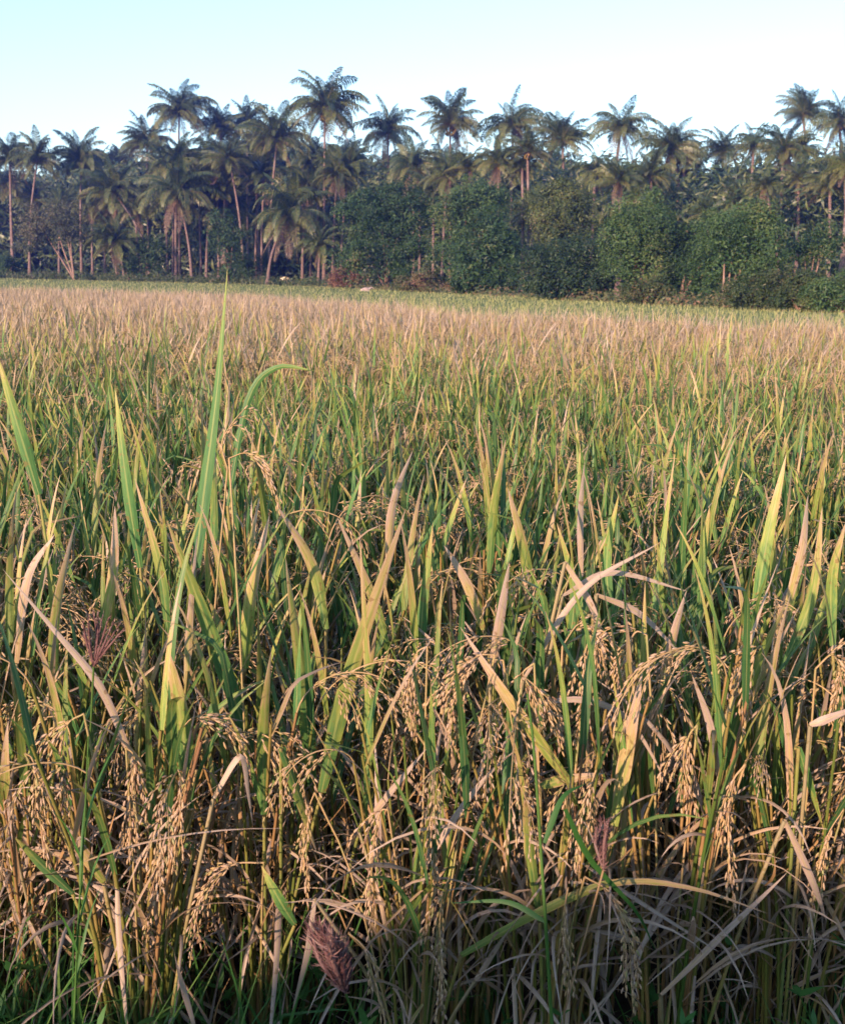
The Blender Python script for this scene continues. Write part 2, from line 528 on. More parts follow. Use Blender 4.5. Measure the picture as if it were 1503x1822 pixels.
# ------------------------------------------------------------------ rice
def rice_template(r, lod=0, tillers=13, flags=True, zdry=0.0, edge=False):
    """returns foliage MB, stem MB, panicle spots and flag-leaf spots of one hill of rice"""
    fo, st = MB(), MB()
    pan, flg = [], []
    n = (9, 6, 4)[lod]
    three = lod == 0
    far = lod > 0
    for k in range(tillers):
        az = r.uniform(0, 2 * PI)
        rad = 0.038 * math.sqrt(r.uniform())
        b = np.array([math.cos(az) * rad, math.sin(az) * rad, 0.0])
        az += r.normal(0, 0.5)
        hc = r.uniform(0.38, 0.52) if not far else r.uniform(0.42, 0.55)
        P = arc(b, az, 0.02, r.uniform(0.08, 0.42), hc, 5, 1.2)
        tube(st, P, np.linspace(0.0028, 0.0017, 5), 4 if lod == 0 else 3, r.uniform(), r.uniform(0.0, 0.6))
        top = P[-1]
        dry = float(np.clip(r.normal(0.17 + zdry, 0.20), 0.0, 0.95))
        f = (top * 0.97, r.uniform(0, 2 * PI), r.uniform(0.03, 0.55), r.uniform(0.05, 0.6), r.uniform(0.11, 0.22), r.uniform(0.0070, 0.0115), dry)
        if flags:
            blade(fo, f[0], f[1], f[2], f[3], f[4], f[5], n, r.uniform(), dry, r.normal(0, 0.8), 0.25, three)
        else:
            flg.append(f)
        a2 = az + r.normal(0, 1.2)
        d2 = float(np.clip(r.normal((0.32 if edge else 0.20) + zdry, 0.25), 0, 1))
        blade(fo, P[3] * 0.98, a2, r.uniform(0.12, 0.55), r.uniform(0.1, 1.0), r.uniform(0.15, 0.25), r.uniform(0.006, 0.010), n, r.uniform(), d2, r.normal(0, 0.9), 0.25, three)
        if far and lod == 1 and r.uniform() < 0.6:
            blade(fo, P[3] * 0.9, r.uniform(0, 2 * PI), r.uniform(0.1, 0.5), r.uniform(0.1, 0.8), r.uniform(0.16, 0.24), r.uniform(0.007, 0.011), n, r.uniform(), d2, r.normal(0, 0.8), 0.25, three)
        if not far:
            blade(fo, P[2], r.uniform(0, 2 * PI), r.uniform(0.15, 0.7), r.uniform(0.4, 1.9), r.uniform(0.12, 0.21), r.uniform(0.004, 0.008), n, r.uniform(), r.uniform(0.55, 1.0), r.normal(0, 1.8), 0.4, three, 1.4, sway=r.normal(0, 0.4))
            for q in range(2 if edge else 1):
                blade(fo, P[1] + (P[3] - P[1]) * r.uniform(), r.uniform(0, 2 * PI), r.uniform(0.2, 1.1), r.uniform(0.5, 2.4), r.uniform(0.08, 0.22), r.uniform(0.0025, 0.0065), n, r.uniform(), r.uniform(0.7, 1.1), r.normal(0, 2.8), 0.6, three, 1.2, sway=r.normal(0, 0.7))
        if edge:
            for q in range(1):
                blade(fo, P[1 + q] + (P[3] - P[1 + q]) * r.uniform(), r.uniform(0, 2 * PI), r.uniform(1.7, 2.7), r.uniform(0.1, 0.7), r.uniform(0.10, 0.24), r.uniform(0.004, 0.0085), n, r.uniform(), r.uniform(0.6, 1.05), r.normal(0, 2.2), 0.6, three, 0.8, sway=r.normal(0, 0.5))
        if r.uniform() < (0.24 if edge else 0.60):
            pan.append((top, az + r.normal(0, 0.9), r.uniform(0.75, 1.1), r.integers(0, 16)))
    return fo, st, pan, flg


r0 = np.random.default_rng(11)
PAN_POOL = []
for k in range(16):
    mb = MB()
    ax = arc(np.zeros(3), 0.0, r0.uniform(0.15, 0.5), r0.uniform(2.0, 3.0), r0.uniform(0.12, 0.19), 16, r0.uniform(0.4, 0.9))
    ax[:, 1] += np.linspace(0, 1, 16) ** 2 * r0.normal(0, 0.02)
    panicle(mb, ax, r0, int(r0.integers(6, 11)), step=r0.uniform(0.0045, 0.0065), blen=(0.025, r0.uniform(0.05, 0.08)), tint=r0.uniform(-0.25, 0.15), spread=r0.uniform(0.35, 0.8))
    PAN_POOL.append(mb.mesh('panicle', M['grain']))
PAN_LOW = []          # lower detail, (arrays)
for lod in (1, 2):
    L = []
    for k in range(6):
        mb = MB()
        ax = arc(np.zeros(3), 0.0, r0.uniform(0.15, 0.5), r0.uniform(2.4, 3.0), r0.uniform(0.14, 0.20), 8, r0.uniform(0.5, 0.9))
        panicle(mb, ax, r0, 8 if lod == 1 else 6, step=0.0068 if lod == 1 else 0.013, gl=0.0095 if lod == 1 else 0.015, gw=0.0042 if lod == 1 else 0.006, unit=(4, 0) if lod == 1 else (3, 0), mat=1, smat=1, tint=r0.uniform(-0.15, 0.1))
        L.append(mb)
    PAN_LOW.append(L)

NBL = 36
BL_POOL = []
for k in range(NBL):
    mb = MB()
    dry = float(np.clip(r0.normal(0.19, 0.20), 0.0, 0.95))
    blade(mb, np.zeros(3), 0.0, r0.uniform(0.03, 0.50), r0.uniform(0.05, 0.6), r0.uniform(0.12, 0.23), r0.uniform(0.0080, 0.0125), 10, r0.uniform(), dry, r0.normal(0, 0.8))
    BL_POOL.append(mb.mesh('leaf_blade', M['leaf']))

NEAR_T, MID_T = [], []
for k in range(16):
    f, s, p, g = rice_template(r0, 0, 17, flags=False, edge=True)
    NEAR_T.append((f.mesh('foliage', M['leaf']), s.mesh('stem_clump', M['stem']), p, g))
for k in range(24):
    f, s, p, g = rice_template(r0, 0, 19, flags=True, zdry=-0.07 if k < 12 else 0.06)
    MID_T.append((f.mesh('foliage', M['leaf']), s.mesh('stem_clump', M['stem']), p, g))

# far edge of the rice, from the picture: (pixel x, pixel y) of the canopy edge
EDGE = [(-600, 497), (0, 507), (400, 517), (640, 530), (830, 545), (1503, 568), (2300, 590)]
EDGE_W = []
for px, py in EDGE:
    d = CR @ np.array([(px - 751.5) / FPX, -(py - 911.0) / FPX, -1.0])
    t = (0.69 - H) / d[2]
    EDGE_W.append((CAMP + d * t)[:2])
EDGE_W = np.array(EDGE_W)


def inside_field(x, y):
    """before the far edge polyline, along the ray from the camera"""
    a = x / max(y, 1e-3)
    ea = EDGE_W[:, 0] / EDGE_W[:, 1]
    ey = np.interp(a, ea, EDGE_W[:, 1])
    return y < ey


SP = 0.156
hills = []
rr = np.random.default_rng(5)
ny = int(26 / SP)
for j in range(ny):
    y = 1.13 + j * SP
    half = 0.385 * y * 1.16 + 0.55
    nx = int(half / SP) + 1
    for i in range(-nx, nx + 1):
        x = i * SP + (j % 2) * SP * 0.5 + rr.normal(0, 0.03)
        yy = y + rr.normal(0, 0.03)
        if inside_field(x, yy):
            hills.append((x, yy))
hills.sort(key=lambda h: (h[1] ** 2 + h[0] ** 2 * 0.6))
vis = [h for h in hills if abs(h[0]) < 0.40 * h[1] + 0.10]
NEAR = vis[:300]
near_set = set(NEAR)
FAR = [h for h in hills if h not in near_set]
print('hills', len(hills), 'near to', NEAR[-1], 'stuff', len(FAR))

ZONES = [(1.24, 'in the front row of the field'), (1.42, 'in the second row of the field'), (1.9, 'in the third to fifth row'),
         (2.7, 'a few rows back in the near field'), (99, 'mid field with sunlit leaf tips')]


def zone_label(x, y):
    for lim, s in ZONES:
        if y < lim:
            break
    a = x / y
    side = 'left third' if a < -0.13 else ('right third' if a > 0.13 else 'middle third')
    return f'rice plant {s}, {side} of the picture'


plants = []
for k, (x, y) in enumerate(NEAR):
    t = thing('rice_plant', zone_label(x, y), 'rice plant', (x, y, 0), 'rice plants in the field')
    t.rotation_euler = (0, 0, rr.uniform(0, 2 * PI))
    s = rr.uniform(0.92, 1.08)
    t.scale = (s, s, s * rr.uniform(0.95, 1.08))
    plants.append(t)
    near = k < 52
    fo, st, pan, flg = (NEAR_T if near else MID_T)[int(rr.integers(0, 16)) if near else int(rr.integers(0, 12)) + (12 if rr.uniform() < (y - 1.8) / 3 else 0)]
    link('foliage', fo, t)
    link('stem_clump', st, t)
    for (top, az, sc, v) in (pan if near else pan[:6]):
        o = link('panicle', PAN_POOL[v], t)
        o.location = top
        o.rotation_euler = (0, 0, az)
        o.scale = (sc, sc, sc)
    if near:
        for f in flg:
            if y < 1.36 and rr.uniform() > 0.6:
                continue
            o = link('leaf_blade', BL_POOL[rr.integers(0, NBL)], t)
            o.location = f[0]
            o.rotation_euler = (0, 0, f[1])
            sc = rr.uniform(0.85, 1.1)
            o.scale = (sc, sc, sc)
PLXY = np.array([(p.location.x, p.location.y) for p in plants])

# the rest of the field: one mass
TF = {}
for lod in (1, 2):
    L = []
    for k in range(14):
        f, s, p, g = rice_template(r0, lod, (19, 18)[lod - 1], True, 0.0)
        mb = MB()
        for src, m in ((f, 0), (s, 2)):
            V, A, Q, T, qm, tm = src.arrays()
            mb.add(V, A, Q, T, m)
        for (top, az, sc, v) in p:
            V, A, Q, T, qm, tm = PAN_LOW[lod - 1][v % 6].arrays()
            c, s_ = math.cos(az), math.sin(az)
            Rz = np.array([[c, -s_, 0], [s_, c, 0], [0, 0, 1]])
            mb.add(V * sc @ Rz.T + top, A, Q, T, 1)
        L.append(mb.arrays())
    TF[lod] = L
L = []
for k in range(6):
    f, s, p, g = rice_template(r0, 0, 17, True, 0.0, edge=True)
    mb = MB()
    for src, m in ((f, 0), (s, 2)):
        V, A, Q, T, qm, tm = src.arrays()
        mb.add(V, A, Q, T, m)
    for (top, az, sc, v) in p:
        V, A, Q, T, qm, tm = PAN_LOW[0][v % 6].arrays()
        mb.add(V * sc @ np.array([[math.cos(az), math.sin(az), 0], [-math.sin(az), math.cos(az), 0], [0, 0, 1]]) + top, A, Q, T, 1)
    L.append(mb.arrays())
TF[0] = L
mb = MB()
for (x, y) in FAR:
    lod = 0 if y < 1.9 else 1 if y < 9.0 and abs(x) < 0.5 * y + 0.4 else 2
    V, A, Q, T, qm, tm = TF[lod][rr.integers(0, len(TF[lod]))]
    a = rr.uniform(0, 2 * PI)
    c, s_ = math.cos(a), math.sin(a)
    s = rr.uniform(0.9, 1.1)
    V2 = V @ np.array([[c, s_, 0], [-s_, c, 0], [0, 0, 1]]) * s + np.array([x, y, 0])
    A2 = A.copy()
    A2[:, 2] += rr.normal(0.0, 0.07) + np.interp(y, [3.5, 5, 7, 10, 15], [0.06, 0.20, 0.34, 0.46, 0.50])
    off = mb.n
    mb.V.append(V2.astype(np.float32)); mb.A.append(A2)
    mb.Q.append(Q + off); mb.qm.append(qm)
    mb.T.append(T + off); mb.tm.append(tm)
    mb.n += len(V2)
o = mb.build('rice_field', [M['leaf'], M['grain'], M['stem']])
tag(o, 'ripening rice crop stretching from the middle of the field to its far edge', 'rice crop', kind='stuff')
print('field verts', mb.n)

# ------------------------------------------------------------------ leaf blades and panicles read off the photograph
GUSED = {}


def nearest_plant(p, back=0.0):
    d = np.hypot(PLXY[:, 0] - p[0], PLXY[:, 1] - (p[1] + back))
    return plants[int(np.argmin(d))]


def to_local(pl, P):
    mw = pl.matrix_basis.inverted()
    return np.array([list(mw @ Vector(p)) for p in P])


HB = np.random.default_rng(21)


def hero_blade(pts, wpx, Y, dry, rand=None, dY=0.0, face=0.0, label=None):
    """a blade through photo pixels (base .. tip) at depth Y (base) .. Y+dY (tip), grown from the nearest plant"""
    n = len(pts)
    if Y > 1.09:
        Y = Y - 0.06
    W3 = [at(px, py, Y + dY * i / (n - 1)) for i, (px, py) in enumerate(pts)]
    pl = nearest_plant(W3[0], 0.04)
    P = spline(W3, 16)
    bend = np.sin(np.linspace(0, PI, 16)) * HB.normal(0, 0.006)
    P[:, 1] += bend
    base = np.array(pl.location) + np.array([HB.normal(0, 0.012), HB.normal(0, 0.012), 0.0])
    view = norm(P - CAMP)
    T = norm(np.gradient(P, axis=0))
    S = norm(np.cross(T, view))
    up = norm(np.cross(S, T))
    a = face + HB.normal(0, 0.25) + np.linspace(0, HB.normal(0, 0.9 if dry > 0.6 else 0.4), 16)
    S = S * np.cos(a)[:, None] + up * np.sin(a)[:, None]
    W = wpx / FPX * Y * (0.78 if dry > 0.7 else 0.92)
    mb = MB()
    Pl = to_local(pl, P)
    Sl = norm(to_local(pl, P + S * 0.01) - Pl)
    s = pl.scale[0]
    ss = np.linspace(0, 1, 16)
    prof = (0.45 + 0.55 * np.minimum(1, ss / 0.35)) * ((1 - ss ** 2.6) ** 0.9 if n < 4 or wpx < 20 else (1 - ss ** 1.25)) + 0.01
    ribbon(mb, Pl, prof * W / s, Sl, HB.uniform(0.3, 1.0) if rand is None else rand, dry, HB.uniform(0.15, 0.5))
    sheath = spline([base, base * 0.5 + P[0] * 0.5 + np.array([0, 0, 0.03]), P[0]], 7)
    tube(mb, to_local(pl, sheath), 0.0022, 5, 0.4, max(0.15, dry * 0.6), 0)
    o = mb.build('leaf_blade', M['leaf'], pl)
    if label:
        o['label'] = label
    return pl, o


def hero_panicle(pts, Y, fat=1.1, nbr=10, dY=0.0, tint=0.0, blen=(0.04, 0.07), spread=0.4):
    if Y > 1.06:
        Y = Y - 0.07
    n = len(pts)
    W3 = [at(px, py, Y + dY * i / (n - 1)) for i, (px, py) in enumerate(pts)]
    pl = nearest_plant(W3[0])
    P = spline(W3, 16)
    mb = MB()
    Lw = np.sum(np.linalg.norm(np.diff(P, axis=0), axis=1))
    panicle(mb, to_local(pl, P), HB, nbr, fat=fat, gl=0.0080, gw=0.0023, tint=tint, blen=blen, spread=spread)
    base = np.array(pl.location)
    a = P[0]
    mid = base * 0.4 + a * 0.6 + np.array([0, 0, 0.05])
    tube(mb, to_local(pl, spline([base, mid, a], 8)), 0.0013, 4, 0.15, 0.3)
    return pl, mb.build('panicle', M['grain'], pl)


B_ = [  # pixels base..tip, width px, depth, dryness
    ([(348, 1010), (362, 880), (385, 700), (405, 478)], 38, 1.45, 0.0),
    ([(250, 1010), (228, 860), (205, 690)], 24, 1.5, 0.12),
    ([(450, 1340), (375, 1140), (297, 925)], 36, 1.30, 0.16),
    ([(338, 1440), (322, 1280), (297, 1150)], 40, 1.15, 0.30),
    ([(556, 1400), (545, 1240), (508, 990)], 38, 1.25, 0.22),
    ([(572, 1410), (620, 1210), (722, 905)], 38, 1.20, 0.32),
    ([(470, 1450), (470, 1300), (483, 1158)], 28, 1.15, 0.30),
    ([(650, 1440), (656, 1250), (640, 950)], 20, 1.20, 0.28),
    ([(98, 1280), (102, 1100), (134, 930)], 24, 1.28, 0.40),
    ([(235, 1350), (180, 1220), (95, 1115), (5, 1012)], 26, 1.15, 0.82),
    ([(437, 1190), (447, 1060), (480, 915)], 28, 1.38, 0.42),
    ([(580, 1120), (555, 1010), (494, 900)], 26, 1.38, 0.40),
    ([(735, 1590), (755, 1500), (790, 1400)], 34, 1.08, 0.34),
    ([(790, 1600), (803, 1530), (790, 1470)], 22, 1.08, 0.40),
    ([(872, 1210), (890, 1100), (906, 1000)], 26, 1.30, 0.75),
    ([(1015, 1395), (905, 1240), (818, 1115)], 30, 1.14, 0.50),
    ([(1092, 1470), (1118, 1330), (1142, 1195)], 34, 1.13, 0.50),
    ([(1132, 1490), (1142, 1280), (1147, 1035)], 22, 1.22, 0.22),
    ([(1165, 1320), (1195, 1160), (1221, 1050)], 26, 1.25, 0.60),
    ([(1285, 1370), (1330, 1230), (1397, 1072)], 40, 1.20, 0.20),
    ([(1278, 1380), (1262, 1290), (1230, 1200)], 22, 1.15, 0.85),
    ([(1335, 1130), (1360, 960), (1398, 808)], 26, 1.45, 0.25),
    ([(1395, 1100), (1430, 980), (1437, 880)], 22, 1.42, 0.62),
    ([(1390, 1190), (1440, 1060), (1462, 900)], 24, 1.36, 0.30),
    ([(930, 1210), (1035, 1050), (1172, 966)], 15, 1.22, 0.88),
    ([(1000, 1060), (1090, 1022), (1222, 1052)], 15, 1.25, 0.92),
    ([(1060, 1058), (1140, 1095), (1212, 1165)], 17, 1.24, 0.80),
    ([(1005, 1000), (1055, 1090), (1078, 1212)], 18, 1.24, 0.80),
    ([(950, 1252), (1040, 1248), (1120, 1285), (1190, 1400)], 17, 1.08, 0.95),
    ([(820, 1700), (950, 1625), (1090, 1567), (1230, 1578), (1372, 1628)], 26, 1.02, 0.42),
    ([(845, 1745), (900, 1650), (975, 1560)], 22, 1.02, 1.0),
    ([(1175, 1770), (1290, 1650), (1400, 1552)], 18, 1.04, 0.85),
    ([(345, 1822), (322, 1740), (308, 1685)], 20, 0.98, 1.0),
    ([(560, 1600), (548, 1690), (520, 1800)], 18, 1.0, 1.0),
    ([(950, 1080), (930, 970), (903, 868)], 24, 1.55, 0.36),
    ([(1034, 1040), (1033, 920), (1040, 820)], 17, 1.55, 0.82),
    ([(25, 1500), (18, 1420), (28, 1345)], 14, 1.08, 1.0),
    ([(130, 1590), (75, 1540), (25, 1488)], 22, 1.08, 0.1),
    ([(185, 1570), (145, 1505), (95, 1445)], 28, 1.10, 0.55),
    ([(345, 1510), (290, 1480), (232, 1455)], 24, 1.08, 0.22),
    ([(525, 1645), (495, 1590), (465, 1540)], 26, 1.05, 0.15),
    ([(405, 900), (440, 715), (490, 655), (560, 660)], 14, 1.6, 0.02),
    ([(70, 880), (35, 760), (-5, 630)], 26, 1.5, 0.15),
    ([(860, 1120), (830, 1040), (790, 970)], 22, 1.4, 0.55),
    ([(745, 1200), (752, 1080), (770, 930)], 24, 1.35, 0.14),
    ([(690, 1150), (660, 1060), (600, 920)], 22, 1.42, 0.40),
    ([(1010, 1160), (1020, 1050), (990, 930)], 22, 1.42, 0.20),
    ([(1090, 1130), (1080, 1000), (1100, 880)], 22, 1.45, 0.16),
    ([(1245, 1120), (1250, 1000), (1262, 900)], 20, 1.5, 0.20),
    ([(870, 1020), (880, 900), (900, 780)], 20, 1.6, 0.3),
    ([(300, 1130), (285, 1010), (240, 850)], 22, 1.4, 0.30),
    ([(185, 1120), (200, 1010), (205, 900)], 22, 1.4, 0.52),
    ([(30, 1180), (50, 1030), (98, 950)], 22, 1.3, 0.72),
    ([(690, 1010), (700, 900), (735, 800)], 20, 1.55, 0.65),
    ([(1480, 1150), (1480, 1030), (1503, 930)], 26, 1.35, 0.3),
    ([(1440, 1290), (1470, 1275), (1530, 1255)], 22, 1.1, 0.9),
    ([(960, 1400), (1000, 1392), (1075, 1376)], 24, 1.08, 0.45),
    ([(640, 1480), (700, 1400), (760, 1330)], 18, 1.12, 0.8),
    ([(380, 1420), (425, 1352), (440, 1420), (450, 1470)], 22, 1.10, 0.9),
    ([(500, 1330), (535, 1430), (565, 1520)], 26, 1.10, 0.30),
    ([(1395, 1460), (1440, 1560), (1470, 1640)], 20, 1.10, 0.85),
    ([(1420, 1330), (1440, 1400), (1465, 1480)], 24, 1.14, 0.18),
    ([(960, 1640), (940, 1480), (935, 1390)], 24, 1.10, 0.35),
]
hero_of = {}
for pts, w, Y, dry in B_:
    pl, o = hero_blade(pts, w, Y, dry)
    hero_of.setdefault(pl.name, []).append((pts, w, dry))
    if w == 38 and Y == 1.45:
        tall_plant = pl
        o['label'] = 'tall pointed green leaf reaching above the horizon'

PH = [
    ([(405, 835), (395, 790), (412, 755), (440, 722)], 1.32, 1.0, 5, (0.02, 0.035), 0.25),
    ([(408, 815), (440, 806), (468, 828), (500, 905)], 1.32, 1.0, 7, (0.03, 0.05), 0.35),
    ([(345, 1440), (318, 1450), (290, 1540), (258, 1690)], 1.05, 1.2, 11, (0.045, 0.07), 0.35),
    ([(470, 1535), (410, 1540), (360, 1590), (338, 1715)], 1.05, 1.15, 10, (0.04, 0.065), 0.4),
    ([(45, 1340), (60, 1355), (68, 1420), (78, 1520)], 1.08, 1.1, 8, (0.04, 0.06), 0.35),
    ([(880, 1165), (845, 1170), (815, 1220), (795, 1310)], 1.14, 1.25, 13, (0.05, 0.075), 0.55),
    ([(895, 1175), (850, 1175), (800, 1215), (745, 1260)], 1.15, 1.2, 9, (0.03, 0.05), 0.4),
    ([(760, 1150), (740, 1165), (735, 1220), (740, 1300)], 1.15, 1.1, 10, (0.04, 0.06), 0.4),
    ([(1040, 1560), (1085, 1590), (1115, 1660), (1125, 1790)], 1.0, 1.15, 11, (0.045, 0.07), 0.35),
    ([(800, 1560), (785, 1600), (782, 1690), (785, 1800)], 0.99, 1.15, 11, (0.045, 0.07), 0.35),
    ([(1325, 1360), (1300, 1400), (1295, 1500), (1305, 1600)], 1.05, 1.05, 10, (0.04, 0.06), 0.35),
    ([(1500, 1440), (1470, 1490), (1450, 1570), (1435, 1660)], 1.05, 1.05, 9, (0.04, 0.06), 0.3),
    ([(1150, 1130), (1130, 1125), (1115, 1160), (1105, 1230)], 1.2, 1.1, 10, (0.04, 0.06), 0.45),
    ([(1450, 1190), (1480, 1165), (1495, 1200), (1500, 1280)], 1.15, 1.2, 12, (0.05, 0.07), 0.6),
    ([(320, 1300), (350, 1275), (400, 1290), (440, 1340)], 1.15, 1.1, 9, (0.04, 0.06), 0.45),
    ([(1050, 1130), (1040, 1170), (1045, 1240), (1035, 1310)], 1.16, 1.1, 10, (0.04, 0.06), 0.5),
    ([(790, 1380), (775, 1420), (770, 1500), (775, 1590)], 1.07, 1.1, 10, (0.04, 0.06), 0.3),
    ([(690, 1440), (675, 1450), (662, 1540), (665, 1640)], 1.07, 1.1, 9, (0.04, 0.06), 0.3),
    ([(350, 1370), (335, 1390), (320, 1450), (305, 1510)], 1.1, 1.1, 9, (0.04, 0.06), 0.35),
    ([(950, 1180), (930, 1200), (960, 1230), (985, 1290)], 1.14, 1.1, 11, (0.05, 0.07), 0.6),
    ([(1000, 1150), (1030, 1110), (1060, 1130), (1075, 1190)], 1.22, 1.1, 9, (0.04, 0.06), 0.45),
    ([(1360, 1170), (1350, 1150), (1330, 1190), (1320, 1260)], 1.18, 1.1, 9, (0.04, 0.06), 0.4),
    ([(150, 1270), (120, 1290), (105, 1350), (120, 1420)], 1.1, 1.1, 9, (0.04, 0.06), 0.4),
    ([(225, 1330), (240, 1350), (235, 1420), (230, 1500)], 1.1, 1.1, 9, (0.04, 0.06), 0.35),
    ([(1010, 1580), (1005, 1620), (1010, 1690), (1020, 1760)], 1.0, 1.0, 7, (0.03, 0.05), 0.25),
    ([(1240, 1290), (1225, 1310), (1215, 1360), (1230, 1420)], 1.14, 1.05, 9, (0.04, 0.06), 0.5),
    ([(620, 1660), (650, 1690), (670, 1760), (685, 1815)], 0.98, 1.0, 8, (0.03, 0.05), 0.2),
    ([(560, 1410), (550, 1440), (545, 1500), (548, 1570)], 1.12, 1.1, 9, (0.04, 0.06), 0.35),
    ([(1060, 1370), (1050, 1400), (1030, 1470), (1025, 1540)], 1.08, 1.05, 9, (0.04, 0.06), 0.3),
]
for pts, Y, fat, nbr, bl, sp in PH:
    pl, o = hero_panicle(pts, Y, fat, nbr, blen=bl, spread=sp)

tall_plant['label'] = 'rice plant whose tall pointed green leaf rises above the horizon, left of centre'
for (px, py, Y, lab) in [
    (800, 1230, 1.15, 'front rice plant with a full ripe straw coloured panicle bending left, near the centre'),
    (285, 1600, 1.05, 'front rice plant whose long golden panicle hangs low at the lower left'),
    (1115, 1690, 1.0, 'front rice plant with a pale panicle and an arching dry leaf low right of centre'),
    (785, 1720, 1.0, 'front rice plant with a slim panicle hanging straight to the bottom edge below centre'),
    (1340, 1220, 1.2, 'front rice plant with one broad upright green leaf leaning right, right of centre'),
    (1490, 1210, 1.15, 'front rice plant with a bushy ripe panicle at the right edge'),
    (1440, 1620, 1.05, 'front rice plant in shade with drooping panicle at the lower right edge'),
    (130, 1130, 1.15, 'front rice plant with a long dry leaf leaning up to the left edge'),
    (325, 1330, 1.15, 'front rice plant with one broad yellow green leaf standing upright left of centre'),
    (610, 1300, 1.2, 'front rice plant with a broad lit leaf slanting up to the right at left centre'),
]:
    p = nearest_plant(at(px, py, Y))
    if p is not tall_plant:
        p['label'] = lab

# ------------------------------------------------------------------ ground
def sheet(name, poly, z, mat, kind='structure', sub=0):
    me = bpy.data.meshes.new(name)
    me.from_pydata([(x, y, z) for x, y in poly], [], [list(range(len(poly)))])
    me.materials.append(mat)
    return tag(link(name, me), kind=kind)


sheet('ground', [(-400, -40), (400, -40), (400, 700), (-400, 700)], -0.012, M['turf'])
fp = [(-1.6, 0.2), (1.6, 0.2)] + [tuple(p) for p in EDGE_W[::-1]]
sheet('field_mud', fp, 0.0, M['mud'])

# unseen bank added behind the camera, shaped to shade the crop's foot
SUN_EL, SUN_AZ = R_(14.0), math.atan2(-0.54, -0.84)     # azimuth measured from +Y towards +X
SUN = np.array([math.sin(SUN_AZ) * math.cos(SUN_EL), math.cos(SUN_AZ) * math.cos(SUN_EL), math.sin(SUN_EL)])
bm_ = MB()
nx = 60
xs = np.linspace(-9, 6, nx)
prof = []
rb = np.random.default_rng(3)
for x in xs:
    yb = -3.0
    # where this stretch of bank throws its shade: x shifts by the sun's slant
    xt = x - SUN[0] / SUN[1] * (yb - 1.15) * 1.0
    xt = x + (1.15 - yb) * (SUN[0] / SUN[1])
    zs = np.interp(xt, [-0.6, 0.0, 0.1, 0.22, 0.40, 0.6], [0.15, 0.17, 0.20, 0.29, 0.33, 0.30])
    prof.append(zs + (1.15 - yb) / abs(SUN[1]) * math.sin(SUN_EL) + rb.normal(0, 0.012))
prof = np.array(prof)
rows = []
for dy, f in ((1.3, 0.0), (0.9, 0.45), (0.35, 0.9), (0.0, 1.0), (-0.5, 0.92), (-1.6, 0.4), (-2.4, 0.0)):
    rows.append(np.stack([xs, np.full(nx, -3.0 + dy), prof * f - 0.012], 1))
V = np.stack(rows).reshape(-1, 3)
Q = []
for i in range(6):
    for j in range(nx - 1):
        Q.append([i * nx + j, i * nx + j + 1, (i + 1) * nx + j + 1, (i + 1) * nx + j])
bm_.add(V, np.zeros((len(V), 4)), Q=Q)
tag(bm_.build('added_shade_bank', M['turf']), kind='structure')

# ------------------------------------------------------------------ grasses that nobody could count
def scatter_blades(mb, pos, r, L, W, n, th=(0.05, 0.6), bend=(0.1, 1.0), dry=(0.0, 0.4), three=False):
    for p in pos:
        blade(mb, p, r.uniform(0, 2 * PI), r.uniform(*th), r.uniform(*bend), r.uniform(*L), r.uniform(*W), n, r.uniform(), r.uniform(*dry), r.normal(0, 0.6), 0.2, three)


rw = np.random.default_rng(17)
mb = MB()
pos = []
for k in range(3600):
    y = rw.uniform(0.80, 1.20)
    x = rw.uniform(-1.1, 1.1)
    side = 0.35 + 0.65 * min(1, abs(x + 0.02) / 0.35)
    if rw.uniform() < side * (1.0 if x < -0.12 else 0.30):
        pos.append(np.array([x, y, 0.0]))
for p in pos:
    L = rw.uniform(0.12, 0.34) if p[0] < -0.05 else rw.uniform(0.10, 0.22)
    blade(mb, p, rw.uniform(0, 2 * PI), rw.uniform(0.03, 0.7), rw.uniform(0.1, 1.3), L, rw.uniform(0.002, 0.0055), 6, rw.uniform(), rw.uniform(0, 0.55), rw.normal(0, 0.6), 0.2, False)
# small leafy weeds among them
for k in range(90):
    b = np.array([rw.uniform(-0.7, 0.7), rw.uniform(0.85, 1.2), 0.0])
    h = rw.uniform(0.10, 0.25)
    P = arc(b, rw.uniform(0, 2 * PI), 0.05, 0.5, h, 6)
    tube(mb, P, 0.0009, 3, 0.4, 0.3)
    for i in range(9):
        q = P[rw.integers(2, 6)]
        blade(mb, q, rw.uniform(0, 2 * PI), rw.uniform(0.5, 1.4), 0.3, rw.uniform(0.012, 0.03), rw.uniform(0.006, 0.012), 4, rw.uniform(), rw.uniform(0, 0.4), 0, 0.2, False)
tag(mb.build('weeds', M['weed']), 'short green weeds and grass at the foot of the rice along the bottom edge', 'weeds', kind='stuff')

# dry straw lying between the stems
mb = MB()
for k in range(1300):
    p = np.array([rw.uniform(-0.95, 0.95), rw.uniform(1.08, 1.5), rw.uniform(0.02, 0.34)])
    blade(mb, p, rw.uniform(0, 2 * PI), abs(rw.normal(0, 0.7)), rw.normal(0.1, 0.6), rw.uniform(0.04, 0.16), rw.uniform(0.0015, 0.005), 8, rw.uniform(), rw.uniform(0, 0.6), rw.normal(0, 2.6), 0.6, True, 1.3, sway=rw.normal(0, 0.9))
tag(mb.build('straw', M['dry']), 'dry curled straw tangled between the stems along the front of the field', 'straw', kind='stuff')

# green grass from the far edge of the rice to the trees
mb = MB()
tree_px = [-400, 0, 400, 600, 700, 850, 1000, 1200, 1503, 2000]
tree_D = [140, 130, 122, 105, 88, 72, 60, 50, 43, 36]


def DT(px):
    return float(np.interp(px, tree_px, tree_D))


